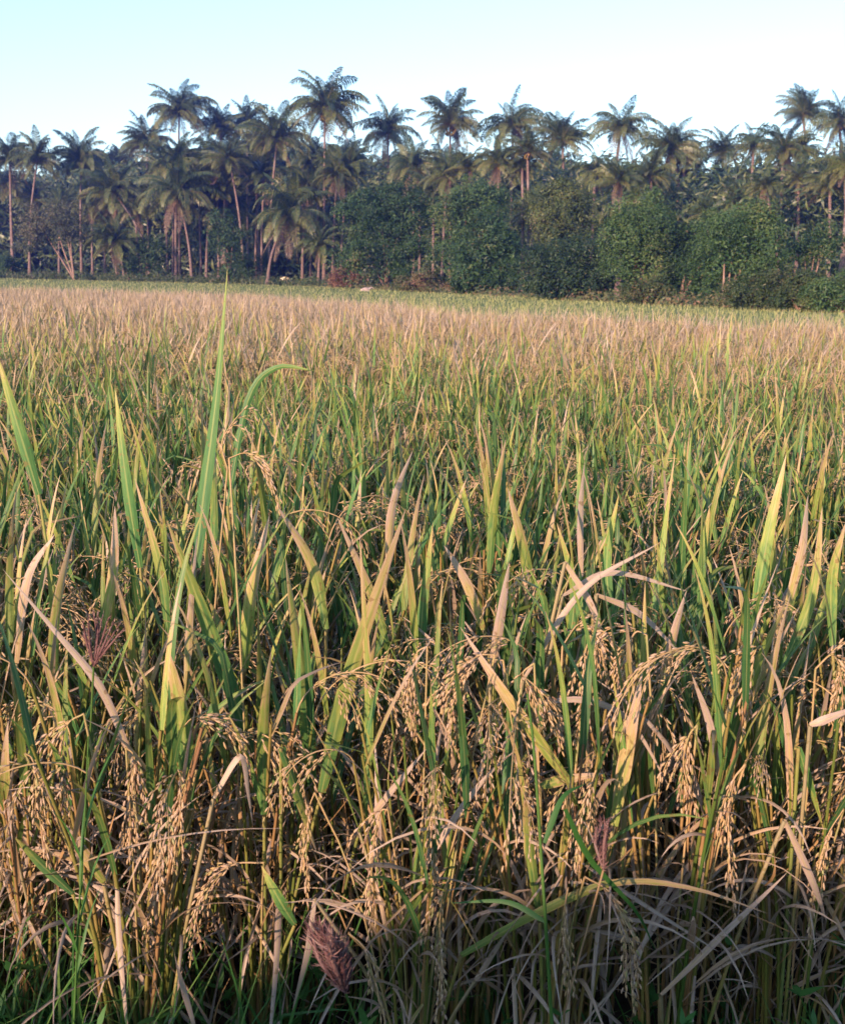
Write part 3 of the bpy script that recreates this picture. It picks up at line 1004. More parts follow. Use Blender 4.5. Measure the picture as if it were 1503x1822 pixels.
def edge_y(a):
    return float(np.interp(a, EDGE_W[:, 0] / EDGE_W[:, 1], EDGE_W[:, 1]))


cnt = 0
while cnt < 60000:
    px = rw.uniform(-150, 1650)
    a = (px - 751.5) / FPX * 1.02
    y0, y1 = edge_y(a) + 0.1, DT(px) + 4
    y = y0 + (y1 - y0) * rw.uniform() ** 1.9
    p = np.array([a * y, y, -0.01])
    sc = 0.6 + y / 28
    blade(mb, p, rw.uniform(0, 2 * PI), rw.uniform(0.02, 0.5), rw.uniform(0.05, 0.8), rw.uniform(0.06, 0.20), 0.009 * sc, 4, rw.uniform(), rw.uniform(0, 0.5), 0, 0, False)
    cnt += 1
tag(mb.build('meadow_grass', M['grass']), 'strip of green grass between the ripe rice and the trees', 'grass', kind='stuff')

# pale tall weeds on the low mound by the far edge
mb = MB()
for k in range(1500):
    px = rw.normal(735, 65)
    D = rw.uniform(17.2, 24)
    b = at(px, 520, D); b[2] = 0
    hh = 0.62 if rw.uniform() < 0.85 else 0.85
    blade(mb, b, rw.uniform(0, 2 * PI), rw.uniform(0.02, 0.3), rw.uniform(0.1, 0.7), rw.uniform(0.35, hh) * (1 - min(0.6, abs(px - 735) / 260)), 0.016, 5, rw.uniform(), rw.uniform(0, 0.9), 0, 0, False)
tag(mb.build('tall_weeds', M['grass']), 'patch of tall pale weeds standing at the far edge of the rice', 'weeds', kind='stuff')

# ------------------------------------------------------------------ coconut palms
rp = np.random.default_rng(29)


def frond(mb, r, az, incl, droop, L, dry, nl=40, roll=0.0):
    s = np.linspace(0, 1, 14)
    th = incl + droop * s ** 1.4
    d = np.stack([np.sin(th) * math.cos(az), np.sin(th) * math.sin(az), np.cos(th)], 1)
    P = np.concatenate([[[0, 0, 0]], np.cumsum((d[1:] + d[:-1]) / 2 * (L / 13), 0)])
    tube(mb, P, np.linspace(0.055, 0.012, 14), 3, 0.8, min(0.55, dry + 0.25))
    q = np.linspace(0.10, 1.0, nl)
    for sg in (-1, 1):
        qq = np.clip(q + r.normal(0, 0.006, nl), 0, 1)
        idx = qq * 13
        i = np.minimum(12, idx.astype(int)); f = (idx - i)[:, None]
        p = P[i] * (1 - f) + P[i + 1] * f
        t = norm(d[i] * (1 - f) + d[i + 1] * f)
        side = np.array([-math.sin(az), math.cos(az), 0.0])[None] * sg
        up = np.cross(t, np.array([-math.sin(az), math.cos(az), 0.0])[None])
        up = up * np.sign(up[:, 2:3] + 1e-6)
        side = side * math.cos(roll) + up * math.sin(roll) * sg
        ln = L * 0.235 * (0.25 + 0.75 * np.sin(PI * np.clip(qq * 0.93 + 0.09, 0, 1)) ** 0.8) * r.uniform(0.85, 1.1, nl)
        fw = (0.25 + 0.75 * qq)[:, None]
        d0 = norm(side + t * fw * 0.75 + up * 0.10 + r.normal(0, 0.07, (nl, 3)))
        d1 = norm(side * 0.55 + t * fw * 0.6 + np.array([[0, 0, -0.95]]) * r.uniform(0.7, 1.8, (nl, 1)) + r.normal(0, 0.08, (nl, 3)))
        m = p + d0 * (ln * 0.5)[:, None]
        e = m + d1 * (ln * 0.62)[:, None]
        w = 0.050 * L / 4.5
        V = np.stack([p - t * w * 0.6, p + t * w * 0.6, m - t * w, m + t * w, e], 1)
        A = np.zeros((nl, 5, 4), np.float32)
        A[..., 0] = qq[:, None]
        A[..., 1] = r.uniform(0, 1, (nl, 1)) * 0.6 + 0.2
        A[..., 2] = dry
        o = np.arange(nl)[:, None] * 5
        mb.add(V.reshape(-1, 3), A.reshape(-1, 4), Q=o + np.array([0, 1, 3, 2]), T=o + np.array([2, 3, 4]))


def crown_template(r, nf=34, skirt=1.0):
    mb = MB()
    ga = r.uniform(0, 2 * PI)
    for k in range(nf):
        q = k / (nf - 1)
        az = ga + k * 2.39996 + r.normal(0, 0.25)
        incl = 0.08 + 1.75 * q ** 1.0 + r.normal(0, 0.12)
        droop = (0.35 + 1.25 * math.sin(PI * min(1, 0.1 + q * 0.8)) ** 0.9) * r.uniform(0.65, 1.3) * skirt
        droop = min(droop, 3.05 - incl)
        L = r.uniform(3.5, 4.7) * (0.74 + 0.26 * math.sin(PI * min(1, q * 0.8 + 0.2)))
        dry = 0.02 + 0.40 * q ** 1.8 + r.normal(0, 0.07)
        frond(mb, r, az, incl, droop, L * r.uniform(0.8, 1.08), max(0, dry), 40, r.normal(0, 0.45))
    for k in range(int(r.integers(1, 4))):       # old fronds hanging against the trunk
        frond(mb, r, r.uniform(0, 2 * PI), r.uniform(2.2, 2.7), 0.35, r.uniform(2.4, 3.6), r.uniform(0.5, 0.95), 30, 0.0)
    return mb.mesh('crown', M['palm'], smooth=False)


NCR = 16
CROWNS = [crown_template(rp, int(rp.integers(27, 43)), rp.uniform(0.8, 1.4)) for k in range(NCR)]
nutm = []
for k in range(3):
    mb = MB()
    Vu, Q, T = GU[(5, 3)]
    for i in range(16):
        a = rp.uniform(0, 2 * PI)
        p = np.array([math.cos(a), math.sin(a), 0]) * rp.uniform(0.22, 0.5) + np.array([0, 0, rp.uniform(-0.75, -0.1)])
        grains(mb, p[None], np.array([[0.2, 0.1, -1.0]]), np.array([[1.0, 0, 0]]), (np.array([0.30]), np.array([0.24])), np.array([rp.uniform()]), (5, 3))
    nutm.append(mb.mesh('coconut_bunch', M['coconut']))
deadm = []
for k in range(3):
    mb = MB()
    frond(mb, rp, 0.0, 2.5, 0.55, 3.6, 0.95, 34, 0.0)
    frond(mb, rp, 0.9, 2.7, 0.35, 3.2, 0.95, 30, 0.0)
    deadm.append(mb.mesh('dead_frond', M['palm'], smooth=False))


def palm(label, cpx, cpy, rpx, D, bpx=None, group=None, nuts=False, dead=False, tilt=0.12, bow=0.0, trunk_r=1.0, ci=None):
    """crown centre and base by their place in the photograph, at depth D"""
    if bpx is None:
        bpx = cpx + rp.normal(0, 6)
    top = at(cpx, cpy, D)
    base = np.array([ground_x(bpx, D - 1.0), D - 1.0 + rp.normal(0, 0.5), -0.05])
    t = thing('coconut_palm', label, 'palm tree', tuple(base), group)
    n = 16
    s = np.linspace(0, 1, n)
    v = top - base
    P = v[None] * s[:, None]
    lean = np.array([v[0], v[1], 0])
    P[:, :2] -= lean[None, :2] * (0.25 * np.sin(PI * s))[:, None]
    P[:, 0] += bow * np.sin(PI * s)
    rad = (0.15 + 0.13 * np.exp(-s * 9) - 0.045 * s) * trunk_r * (1 + 0.04 * np.sin(np.arange(n) * 2.1))
    mb = MB()
    tube(mb, P, rad, 8, 0.5, 0.5)
    mb.build('trunk', M['trunk'], t)
    o = link('crown', CROWNS[int(rp.integers(0, NCR)) if ci is None else ci], t)
    o.location = v
    sc = rpx * D / FPX / (3.55 if cpx < 850 else 3.9)
    o.scale = (sc * rp.uniform(0.85, 1.1), sc * rp.uniform(0.85, 1.1), sc * rp.uniform(0.85, 1.05))
    o.rotation_euler = (rp.normal(0, tilt), rp.normal(0, tilt), rp.uniform(0, 2 * PI))
    if nuts:
        o = link('coconut_bunch', nutm[int(rp.integers(0, 3))], t)
        o.location = v + np.array([0, -0.05, -0.02]) * sc
        o.scale = (sc, sc, sc)
    if dead:
        o = link('dead_frond', deadm[int(rp.integers(0, 3))], t)
        o.location = v
        o.scale = (sc, sc, sc)
        o.rotation_euler = (0, 0, -PI / 2 + rp.normal(0, 0.5))
    return t


G = 'coconut palms of the grove behind the field'
PALMS = [
    # label, crown px, py, radius px, depth beyond the tree line, base px, nuts, dead
    ('palm with a slim straight trunk at the far left edge of the grove', 18, 285, 52, 8, 27, 0, 0),
    ('palm with drooping lit fronds, first full crown from the left edge', 67, 288, 55, 6, 58, 0, 0),
    ('broad dim palm behind the grey feathery tree on the left', 145, 290, 62, 12, 150, 0, 0),
    ('palm with large lit fronds on a trunk leaning down to the right', 203, 342, 68, 5, 272, 0, 0),
    ('low young palm with fronds near the ground at the left', 203, 432, 58, 2, 222, 0, 1),
    ('tallest palm on the left side, dark crown above its neighbours', 319, 200, 62, 22, 322, 0, 0),
    ('palm with bright hanging fronds and a pinkish dead frond on the left', 315, 345, 72, 3, 342, 1, 1),
    ('palm with an arching crown on a straight pink trunk, left of centre', 387, 300, 60, 9, 390, 1, 0),
    ('palm with a leaning trunk rising from right to left behind the tall rice leaf', 408, 285, 50, 6, 434, 0, 0),
    ('dim slender palm against the sky left of the tall pair', 393, 232, 52, 26, 396, 0, 0),
    ('pale hazy palm crown on the skyline left of centre', 440, 222, 52, 32, 440, 0, 0),
    ('full palm just left of the tallest palm', 493, 250, 72, 14, 480, 0, 0),
    ('tallest palm of the grove, on a straight bare trunk left of centre', 578, 195, 74, 12, 576, 1, 0),
    ('low palm with fronds drooping to the ground left of the green bushes', 515, 385, 82, 3, 478, 0, 1),
    ('small dim palm behind the tallest trunk', 620, 300, 48, 18, 606, 0, 0),
    ('palm on the skyline between the tallest palm and the centre', 690, 238, 62, 40, 690, 0, 0),
    ('palm with a round full crown on the skyline at the centre', 800, 222, 68, 42, 800, 1, 0),
    ('low palm with yellowish fronds rising behind the central bushes', 735, 300, 58, 30, 735, 0, 0),
    ('wide palm with spiky top fronds right of the centre', 912, 228, 72, 42, 905, 0, 0),
    ('palm with a clear straight trunk in front of the wide spiky palm', 938, 270, 55, 30, 940, 1, 0),
    ('dark palm with brown hanging fronds over the central bush', 885, 292, 52, 28, 886, 1, 1),
    ('dark palm with a dense round crown right of the centre', 1000, 252, 66, 46, 1000, 0, 0),
    ('palm with skirt of yellow fronds on a trunk leaning left', 1104, 230, 68, 48, 1076, 0, 1),
    ('palm on a crossed trunk with a wide yellowing crown', 1193, 268, 66, 48, 1222, 1, 1),
    ('palm with its trunk crossing the neighbour trunk like an X', 1222, 290, 46, 50, 1184, 0, 0),
    ('dim spiky palm in the gap right of the crossed trunks', 1285, 272, 60, 58, 1280, 0, 0),
    ('small palm on a leaning pink trunk right of the spiky palm', 1340, 262, 50, 52, 1325, 0, 0),
    ('lit palm with arching fronds on paired pale trunks at the right', 1393, 268, 68, 44, 1380, 1, 1),
    ('slim second trunk beside the lit arching palm at the right', 1422, 272, 48, 47, 1402, 0, 0),
    ('tall dark palm against the sky near the right edge', 1428, 205, 58, 62, 1430, 0, 0),
    ('palm cut off by the right edge, high dark crown', 1492, 222, 62, 56, 1490, 1, 0),
    ('shaded palm low at the right edge with yellow hanging fronds', 1475, 332, 62, 40, 1472, 0, 0),
    ('palm with a thick pale trunk at the right edge of the picture', 1512, 300, 60, 14, 1494, 0, 0),
    ('palm crown just beyond the tallest left palm, dimmer and lower', 262, 258, 58, 24, 264, 0, 0),
    ('low leafy palm between the tallest trunk and the green bushes', 570, 440, 48, 3, 566, 0, 0),
    ('low pale palm top poking over the vine covered column', 1130, 352, 30, 14, 1128, 0, 0),
]
for lab, cx, cy, rpx, dd, bx, nuts, dead in PALMS:
    palm(lab, cx, cy, rpx, DT(cx) + dd, bx, G, bool(nuts), bool(dead))
SKY = ([-200, 0, 150, 300, 450, 600, 700, 800, 950, 1100, 1250, 1350, 1503, 1700], [310, 305, 285, 255, 250, 255, 280, 275, 265, 285, 300, 285, 265, 270])
for k in range(84):
    px = -120 + 1740 * (k + rp.uniform(0, 1)) / 84
    py = np.interp(px, *SKY) + abs(rp.normal(0, 45)) + 22
    D = DT(px) + rp.uniform(26, 75)
    palm('dim palm standing deep in the shade of the grove behind the front palms', px, py, rp.uniform(40, 58), D, None, G, False, rp.uniform() < 0.3)
# bare trunks seen low between the left palms
for k, (bx, tx, ty) in enumerate([(168, 165, 380), (186, 188, 400), (298, 292, 330), (308, 312, 330), (318, 316, 320), (368, 378, 345), (398, 400, 360), (402, 396, 380), (465, 470, 350), (455, 460, 360), (590, 600, 330), (205, 205, 380), (246, 240, 390), (540, 545, 360)]):
    palm('slender palm with its trunk among the crowded trunks at the left of the grove', tx, ty - rp.uniform(0, 40), rp.uniform(44, 56), DT(bx) + rp.uniform(6, 22), bx, G, False, rp.uniform() < 0.4)


# ------------------------------------------------------------------ bushes and leafy trees
def leaves(mb, P, Nn, size, r, dry=0.0, dryv=0.15, aspect=0.5, mat=0):
    n = len(P)
    Nn = norm(Nn)
    t = norm(np.cross(Nn, r.normal(size=(n, 3))))
    b = np.cross(Nn, t)
    L = size * r.uniform(0.6, 1.25, n)[:, None]
    V = np.stack([P - t * L * 0.5, P + b * L * aspect * 0.5 + Nn * L * 0.06, P + t * L * 0.5 - Nn * L * 0.12, P - b * L * aspect * 0.5 + Nn * L * 0.06], 1)
    A = np.zeros((n, 4, 4), np.float32)
    A[..., 1] = r.uniform(0, 1, (n, 1))
    A[..., 2] = np.clip(r.normal(dry, dryv, (n, 1)), 0, 1)
    A[..., 0] = 0.5
    o = np.arange(n)[:, None] * 4
    mb.add(V.reshape(-1, 3), A.reshape(-1, 4), Q=o + np.arange(4), mat=mat)


def crown_cloud(mb, lobes, nclump, per, size, r, clump_r=0.45, dry=0.0, droop=0.0, aspect=0.5):
    """knobs on the skins of the lobes (x,y,z,rx,ry,rz), each knob a shell of leaf clumps with gaps between the knobs"""
    lb = np.array(lobes, float)
    w = lb[:, 3] * lb[:, 5]
    w = w / w.sum()
    nk = max(9, nclump // 12)
    for k in range(nk):
        l = lb[r.choice(len(lb), p=w)]
        d = norm(r.normal(size=3))
        if d[2] < -0.45:
            d[2] *= -1
        c0 = l[:3] + d * l[3:] * r.uniform(0.70, 1.08)
        kr = clump_r * r.uniform(0.9, 2.0) * np.array([1, 1, r.uniform(0.7, 1.1)])
        kd = dry + r.normal(0, 0.24)
        lsz = r.uniform(0.45, 0.85)
        for j in range(11):
            e = norm(r.normal(size=3) + d * 0.35 + np.array([0, 0, 0.25]))
            c = c0 + e * kr * r.uniform(0.75, 1.05)
            if c[2] < 0.08:
                continue
            m = int(per * 2.1 * r.uniform(0.5, 1.4))
            cr = clump_r * r.uniform(0.4, 0.9)
            o = r.normal(size=(m, 3)) * cr * np.array([0.6, 0.6, 0.38])
            o[:, 2] -= droop * np.abs(r.normal(size=m)) * cr
            nrm = norm(o) * 0.5 + e * 0.9 + np.array([0, 0, 0.45]) + r.normal(size=(m, 3)) * 0.45
            leaves(mb, c + o, nrm, size * lsz, r, kd + r.normal(0, 0.06), 0.12, aspect)
    # sparser leaves within
    for k in range(nclump // 5):
        l = lb[r.choice(len(lb), p=w)]
        c = l[:3] + norm(r.normal(size=3)) * l[3:] * r.uniform(0.2, 0.7)
        if c[2] > 0.1:
            o = r.normal(size=(per, 3)) * clump_r * 0.8
            leaves(mb, c + o, o + np.array([0, 0, 0.3]), size * 1.2, r, dry, 0.12, aspect)


def branches(mb, base, tips, r, rad=0.09):
    for t in tips:
        t = np.asarray(t, float)
        mid = base * 0.45 + t * 0.55 + np.array([r.normal(0, 0.15), r.normal(0, 0.15), 0.25])
        tube(mb, spline([base, mid, t], 8), np.linspace(rad, rad * 0.25, 8), 6)


rbz = np.random.default_rng(41)


def bush(name, label, cat, px0, px1, pytop, D, mat, lobes_rel, nclump, per=22, size=0.2, clump_r=0.5, dry=0.1, droop=0.3, trunk=True, tips=None, group=None, aspect=0.5, stem_px=None, stem_r=0.08, zbase=0.0):
    """lobes_rel are in units of half width / height / half width, from the bush's base centre"""
    pc = (px0 + px1) / 2
    hw = (px1 - px0) / 2 * D / FPX
    top = at(pc, pytop, D)[2]
    base = np.array([ground_x(pc, D), D, -0.03])
    t = thing(name, label, cat, tuple(base), group)
    top *= 0.97
    lobes = [(x * hw, y * hw, z * top, rx * hw, ry * hw, rz * top) for x, y, z, rx, ry, rz in lobes_rel]
    mb = MB()
    crown_cloud(mb, lobes, nclump, per, size, rbz, clump_r, dry, droop, aspect)
    mb.build('foliage', M[mat], t, smooth=False)
    mb = MB()
    b = np.zeros(3)
    if stem_px is not None:
        b = np.array([ground_x(stem_px, D - hw * 0.6) - base[0], -hw * 0.6, 0.0])
    tp = tips if tips is not None else [(l[0] * 0.8, l[1] * 0.8, l[2]) for l in lobes]
    branches(mb, b, tp, rbz, stem_r)
    mb.build('trunk' if cat == 'tree' else 'branch_frame', M['wood'], t)
    return t


RND = [(0, 0, 0.45, 0.9, 0.8, 0.5), (-0.45, -0.15, 0.35, 0.55, 0.55, 0.42), (0.5, -0.1, 0.4, 0.5, 0.55, 0.42), (0.05, 0, 0.72, 0.6, 0.6, 0.28), (0, -0.35, 0.22, 0.9, 0.5, 0.25)]
DOME = [(0, 0, 0.5, 0.95, 0.7, 0.5), (-0.5, -0.2, 0.45, 0.5, 0.5, 0.4), (0.35, -0.2, 0.62, 0.5, 0.5, 0.36), (-0.15, -0.1, 0.75, 0.5, 0.5, 0.25), (0.1, -0.4, 0.2, 0.9, 0.5, 0.24)]
COLUMN = [(0, 0, 0.5, 0.85, 0.8, 0.5), (0.25, -0.2, 0.75, 0.6, 0.6, 0.26), (-0.3, -0.2, 0.6, 0.6, 0.6, 0.35), (0, -0.3, 0.25, 0.95, 0.6, 0.27), (-0.1, 0, 0.88, 0.5, 0.5, 0.13)]
LOW = [(0, 0, 0.4, 1.0, 0.6, 0.5), (-0.6, -0.1, 0.35, 0.4, 0.4, 0.4), (0.55, -0.1, 0.45, 0.45, 0.4, 0.5), (0.1, -0.2, 0.65, 0.4, 0.4, 0.35)]
TREE = [(0, 0, 0.78, 0.8, 0.8, 0.2), (-0.5, 0, 0.72, 0.5, 0.6, 0.16), (0.5, -0.1, 0.68, 0.5, 0.6, 0.18), (0.1, 0, 0.9, 0.55, 0.5, 0.11)]

bush('leafy_tree', 'big rounded green tree at the left end of the bushes, beside the low palms', 'tree', 598, 775, 330, 92, 'bush', DOME, 560, 24, 0.30, 0.75)
bush('leafy_tree', 'tall green tree draped over a palm stump at the centre of the tree line', 'tree', 770, 895, 318, 86, 'bush_b', COLUMN, 480, 24, 0.28, 0.7, 0.05)
bush('green_bush', 'wide rounded bush standing forward at the centre, dark gaps beside it', 'bush', 805, 930, 385, 74, 'bush', RND, 460, 24, 0.26, 0.62)
bush('leafy_tree', 'dark green tree right of the straight palm trunk, above the lower bushes', 'tree', 930, 1052, 325, 79, 'bush_c', TREE + [(0, 0, 0.45, 0.8, 0.7, 0.4)], 420, 24, 0.26, 0.65, 0.16)
bush('green_bush', 'low dark bush with layered leaves left of the vine covered column', 'bush', 935, 1105, 418, 60, 'bush_d', RND, 420, 24, 0.22, 0.55, 0.0)
bush('vine_column', 'bright green column of vines right of centre, flat topped', 'bush', 1078, 1188, 352, 55, 'bush_b', COLUMN, 460, 24, 0.19, 0.5, 0.12, 0.7)
bush('green_bush', 'broad bush on a thin bent bare trunk right of the vine covered column', 'bush', 1170, 1300, 405, 56, 'bush', DOME, 380, 24, 0.19, 0.5, 0.1, 0.5, stem_px=1212)
bush('leafy_tree', 'largest rounded tree at the right with a pale bare trunk showing at its foot', 'tree', 1235, 1376, 362, 50, 'bush_b', [(0, 0, 0.62, 0.95, 0.75, 0.38), (-0.4, -0.2, 0.5, 0.5, 0.5, 0.34), (0.45, -0.1, 0.55, 0.5, 0.5, 0.36), (0.1, 0, 0.8, 0.6, 0.6, 0.2), (-0.5, 0.1, 0.25, 0.4, 0.4, 0.22), (0.55, 0.1, 0.22, 0.45, 0.4, 0.2)], 560, 24, 0.18, 0.5, 0.05, 0.6, stem_px=1290, stem_r=0.07)
bush('small_tree', 'small open tree with a pale forked trunk near the right edge', 'tree', 1398, 1490, 398, 52, 'bush', TREE, 130, 20, 0.17, 0.45, 0.12, 0.1, stem_px=1436, stem_r=0.05)
bush('scrub_bush', 'low yellowish scrub bush left of the right corner of the field', 'bush', 1290, 1400, 490, 45, 'scrub', LOW, 240, 22, 0.15, 0.32, 0.05)
bush('scrub_bush', 'low scrub bush below the forked small tree', 'bush', 1380, 1470, 480, 44, 'scrub', LOW, 230, 22, 0.15, 0.32, 0.1)
bush('scrub_bush', 'low scrub bush cut off by the right edge of the picture', 'bush', 1440, 1560, 488, 42, 'bush_b', LOW, 240, 22, 0.15, 0.32, 0.2)
bush('scrub_bush', 'small dry brownish shrub at the foot of the right bushes', 'bush', 1100, 1200, 505, 51, 'scrub', LOW, 170, 20, 0.14, 0.3, 0.2)
bush('scrub_bush', 'small leafy shrub at the foot of the central bushes', 'bush', 700, 800, 490, 82, 'scrub', LOW, 170, 20, 0.2, 0.4, 0.3)
bush('feathery_tree', 'grey green feathery tree on a pinkish leaning trunk at the far left', 'tree', 38, 172, 365, 128, 'feather', TREE + [(-0.1, 0, 0.55, 0.8, 0.6, 0.16)], 330, 20, 0.30, 0.8, 0.2, 0.2, stem_px=133, stem_r=0.11)
bush('dark_sapling', 'dark leafy sapling climbing between the trunks behind the tall rice leaf', 'tree', 378, 436, 368, 120, 'bush', COLUMN, 170, 20, 0.34, 0.7, 0.0)
bush('dark_sapling', 'dark leafy shrub between the leaning trunk and the dead frond at the left', 'bush', 225, 300, 410, 128, 'bush', RND, 160, 20, 0.32, 0.7, 0.0)
bush('rust_shrub', 'reddish brown dried shrub left of the big rounded tree', 'bush', 590, 636, 484, 100, 'rust', LOW, 90, 20, 0.24, 0.5, 0.3)
bush('green_bush', 'dark low bush filling the shade left of the low palm', 'bush', 400, 470, 440, 126, 'bush', LOW, 140, 20, 0.3, 0.6, 0.0)
bush('green_bush', 'dark undergrowth bush at the far left edge below the palms', 'bush', -40, 60, 455, 134, 'bush', LOW, 160, 20, 0.3, 0.6, 0.05)

# undergrowth and the wood behind, each read as one mass
mb = MB()
for k in range(900):
    px = rbz.uniform(-120, 640)
    D = DT(px) + rbz.uniform(-3, 6)
    c = at(px, 495, D); c[2] = abs(rbz.normal(0, 0.22))
    m = 16
    o = rbz.normal(size=(m, 3)) * np.array([0.5, 0.4, 0.3])
    P = c + o
    P[:, 2] = np.abs(P[:, 2])
    leaves(mb, P, o + np.array([0, -0.5, 0.5]), 0.3, rbz, 0.15)
for k in range(380):
    px = rbz.uniform(620, 1640)
    D = DT(px) - rbz.uniform(-2, 1.0)
    c = at(px, 495, D); c[2] = abs(rbz.normal(0, 0.16))
    m = 16
    o = rbz.normal(size=(m, 3)) * np.array([0.35, 0.3, 0.2])
    P = c + o
    P[:, 2] = np.abs(P[:, 2])
    leaves(mb, P, o + np.array([0, -0.5, 0.5]), 0.2, rbz, 0.3, 0.25)
tag(mb.build('undergrowth', M['scrub'], smooth=False), 'low undergrowth along the foot of the trees', 'undergrowth', kind='stuff')

mb = MB()
for k in range(15000):
    px = rbz.uniform(-350, 1850)
    D = DT(px) + rbz.uniform(40, 95)
    skyl = np.interp(px, *SKY)
    c = at(px, rbz.uniform(skyl + 30, 505), D)
    m = 16
    o = rbz.normal(size=(m, 3)) * np.array([1.6, 1.2, 1.0])
    leaves(mb, c + o, o * 0.5 + np.array([0, -0.7, 0.3]), 1.5 * D / 140, rbz, 0.0, 0.1, 0.2)
tag(mb.build('far_wood', M['palm'], smooth=False), 'dark mass of the wood far behind the palms', 'wood', kind='stuff')

# ------------------------------------------------------------------ flowering grasses and stalks in front
rs = np.random.default_rng(53)


def finger_grass(label, base_px, tips_px, Y, foot_px, hairs, hair_len, closed=False, spike_r=0.0016):
    b = at(*base_px, Y)
    f = at(*foot_px, Y + 0.02)
    dirv = norm(f - b)
    foot = f + dirv * max(0.0, f[2] / max(0.2, -dirv[2])) if f[2] > 0 else f
    t = thing('finger_grass', label, 'grass', (foot[0], foot[1], 0), 'flowering finger grasses before the rice')
    org = np.array([foot[0], foot[1], 0.0])
    mb = MB()
    tube(mb, spline([foot - org, f - org, b - org], 12), 0.0011, 5, 0.7, 0.5)
    mb.build('stalk', M['weed'] if not closed else M['dry'], t)
    for tp in tips_px:
        e = at(*tp, Y + rs.normal(0, 0.012))
        mid = (b + e) / 2 + rs.normal(0, 0.003, 3) + np.array([0, 0, 0.003])
        P = spline([b, mid, e], 10) - org
        mb = MB()
        tube(mb, P, np.concatenate([np.linspace(0.0006, spike_r, 5), np.linspace(spike_r, 0.0005, 5)]), 5, rs.uniform(), rs.uniform(0, 0.5))
        T = norm(e - b)
        Pd = spline(P, hairs)
        for k in range(hairs):
            d = norm(T * 1.4 + rs.normal(size=3) * 0.6)
            p = Pd[k]
            L = hair_len * rs.uniform(0.5, 1.2)
            q = np.stack([p, p + d * L * 0.5, p + (d + T * 0.15) * L])
            S = norm(np.cross(d, rs.normal(size=3)))
            ribbon(mb, q, np.array([0.0011, 0.0008, 0.0002]), np.stack([S] * 3), rs.uniform(), rs.uniform(0, 0.7), 0, False)
        mb.build('seed_spike', M['seed'], t)
    return t


finger_grass('finger grass with ten purple spikes fanned open at the left', (167, 1186), [(148, 1105), (158, 1095), (166, 1088), (174, 1094), (183, 1097), (193, 1101), (203, 1106), (212, 1112), (222, 1118), (150, 1130)], 1.02, (160, 1330), 46, 0.005, spike_r=0.0010)
finger_grass('finger grass with a closed brush of fuzzy brownish purple spikes at the bottom', (615, 1768), [(553, 1655), (560, 1648), (570, 1650), (580, 1655), (590, 1662), (600, 1672), (565, 1668), (585, 1680), (608, 1690)], 0.82, (640, 1835), 130, 0.012, spike_r=0.0022)
finger_grass('finger grass with a closed pale pink spike cluster low right of centre', (1073, 1548), [(1062, 1470), (1068, 1462), (1075, 1460), (1082, 1463), (1088, 1475), (1064, 1490)], 0.95, (1000, 1815), 90, 0.006, True, spike_r=0.0018)


def stalk(label, pts, Y, r_, head=0):
    W3 = np.array([at(px, py, Y) for px, py in pts])
    d = norm(W3[-1] - W3[-2])
    foot = W3[-1] + d * (W3[-1][2] / max(0.2, -d[2]))
    org = np.array([foot[0], foot[1], 0])
    t = thing('grass_stalk', label, 'grass', tuple(org), 'tall thin grass stalks before the rice')
    mb = MB()
    tube(mb, spline(list(W3) + [foot], 18) - org, np.linspace(r_ * 0.5, r_, 18), 5, 0.8, 0.35)
    mb.build('stem', M['weed'], t)
    return t, W3, org


t, W3, org = stalk('tall thin green grass stalk standing right of centre', [(938, 1235), (950, 1340), (965, 1560), (980, 1800)], 0.95, 0.0022)
mb = MB()
a = at(968, 1600, 0.95) - org
for pts in ([(968, 1500), (1000, 1420), (1040, 1395)], [(970, 1640), (900, 1605), (800, 1607)], [(1005, 1440), (1050, 1530), (1130, 1620), (1165, 1690)]):
    P = spline([at(px, py, 0.95 + 0.02 * i) for i, (px, py) in enumerate(pts)], 12) - org
    view = norm(P + org - CAMP)
    S = norm(np.cross(norm(np.gradient(P, axis=0)), view))
    ribbon(mb, P, blade_width(12, 0.006), S, 0.3, 0.1, 0.2)
mb.build('foliage', M['weed'], t)
t, W3, org = stalk('thin upright grass stalk at the left, in front of the rice stems', [(158, 1310), (150, 1480), (140, 1640), (133, 1800)], 0.95, 0.0014)
mb = MB()
for k in range(6):
    blade(mb, W3[1] * (1 - k / 6) + W3[3] * (k / 6) - org, rs.uniform(0, 6.2), 0.3, 0.6, 0.09, 0.004, 6, 0.5, 0.2)
mb.build('foliage', M['weed'], t)

# ------------------------------------------------------------------ animals by the trees
def skin_body(name, joints, edges, mat, parent, levels=2):
    me = bpy.data.meshes.new(name)
    me.from_pydata([j[:3] for j in joints], edges, [])
    me.materials.append(mat)
    o = link(name, me, parent)
    sk = o.modifiers.new('skin', 'SKIN')
    ly = me.skin_vertices[0].data
    for i, j in enumerate(joints):
        ly[i].radius = (j[3], j[4] if len(j) > 4 else j[3])
        ly[i].use_root = (i == 0)
    sk.use_smooth_shade = True
    su = o.modifiers.new('subdivision', 'SUBSURF')
    su.levels = su.render_levels = levels
    return o


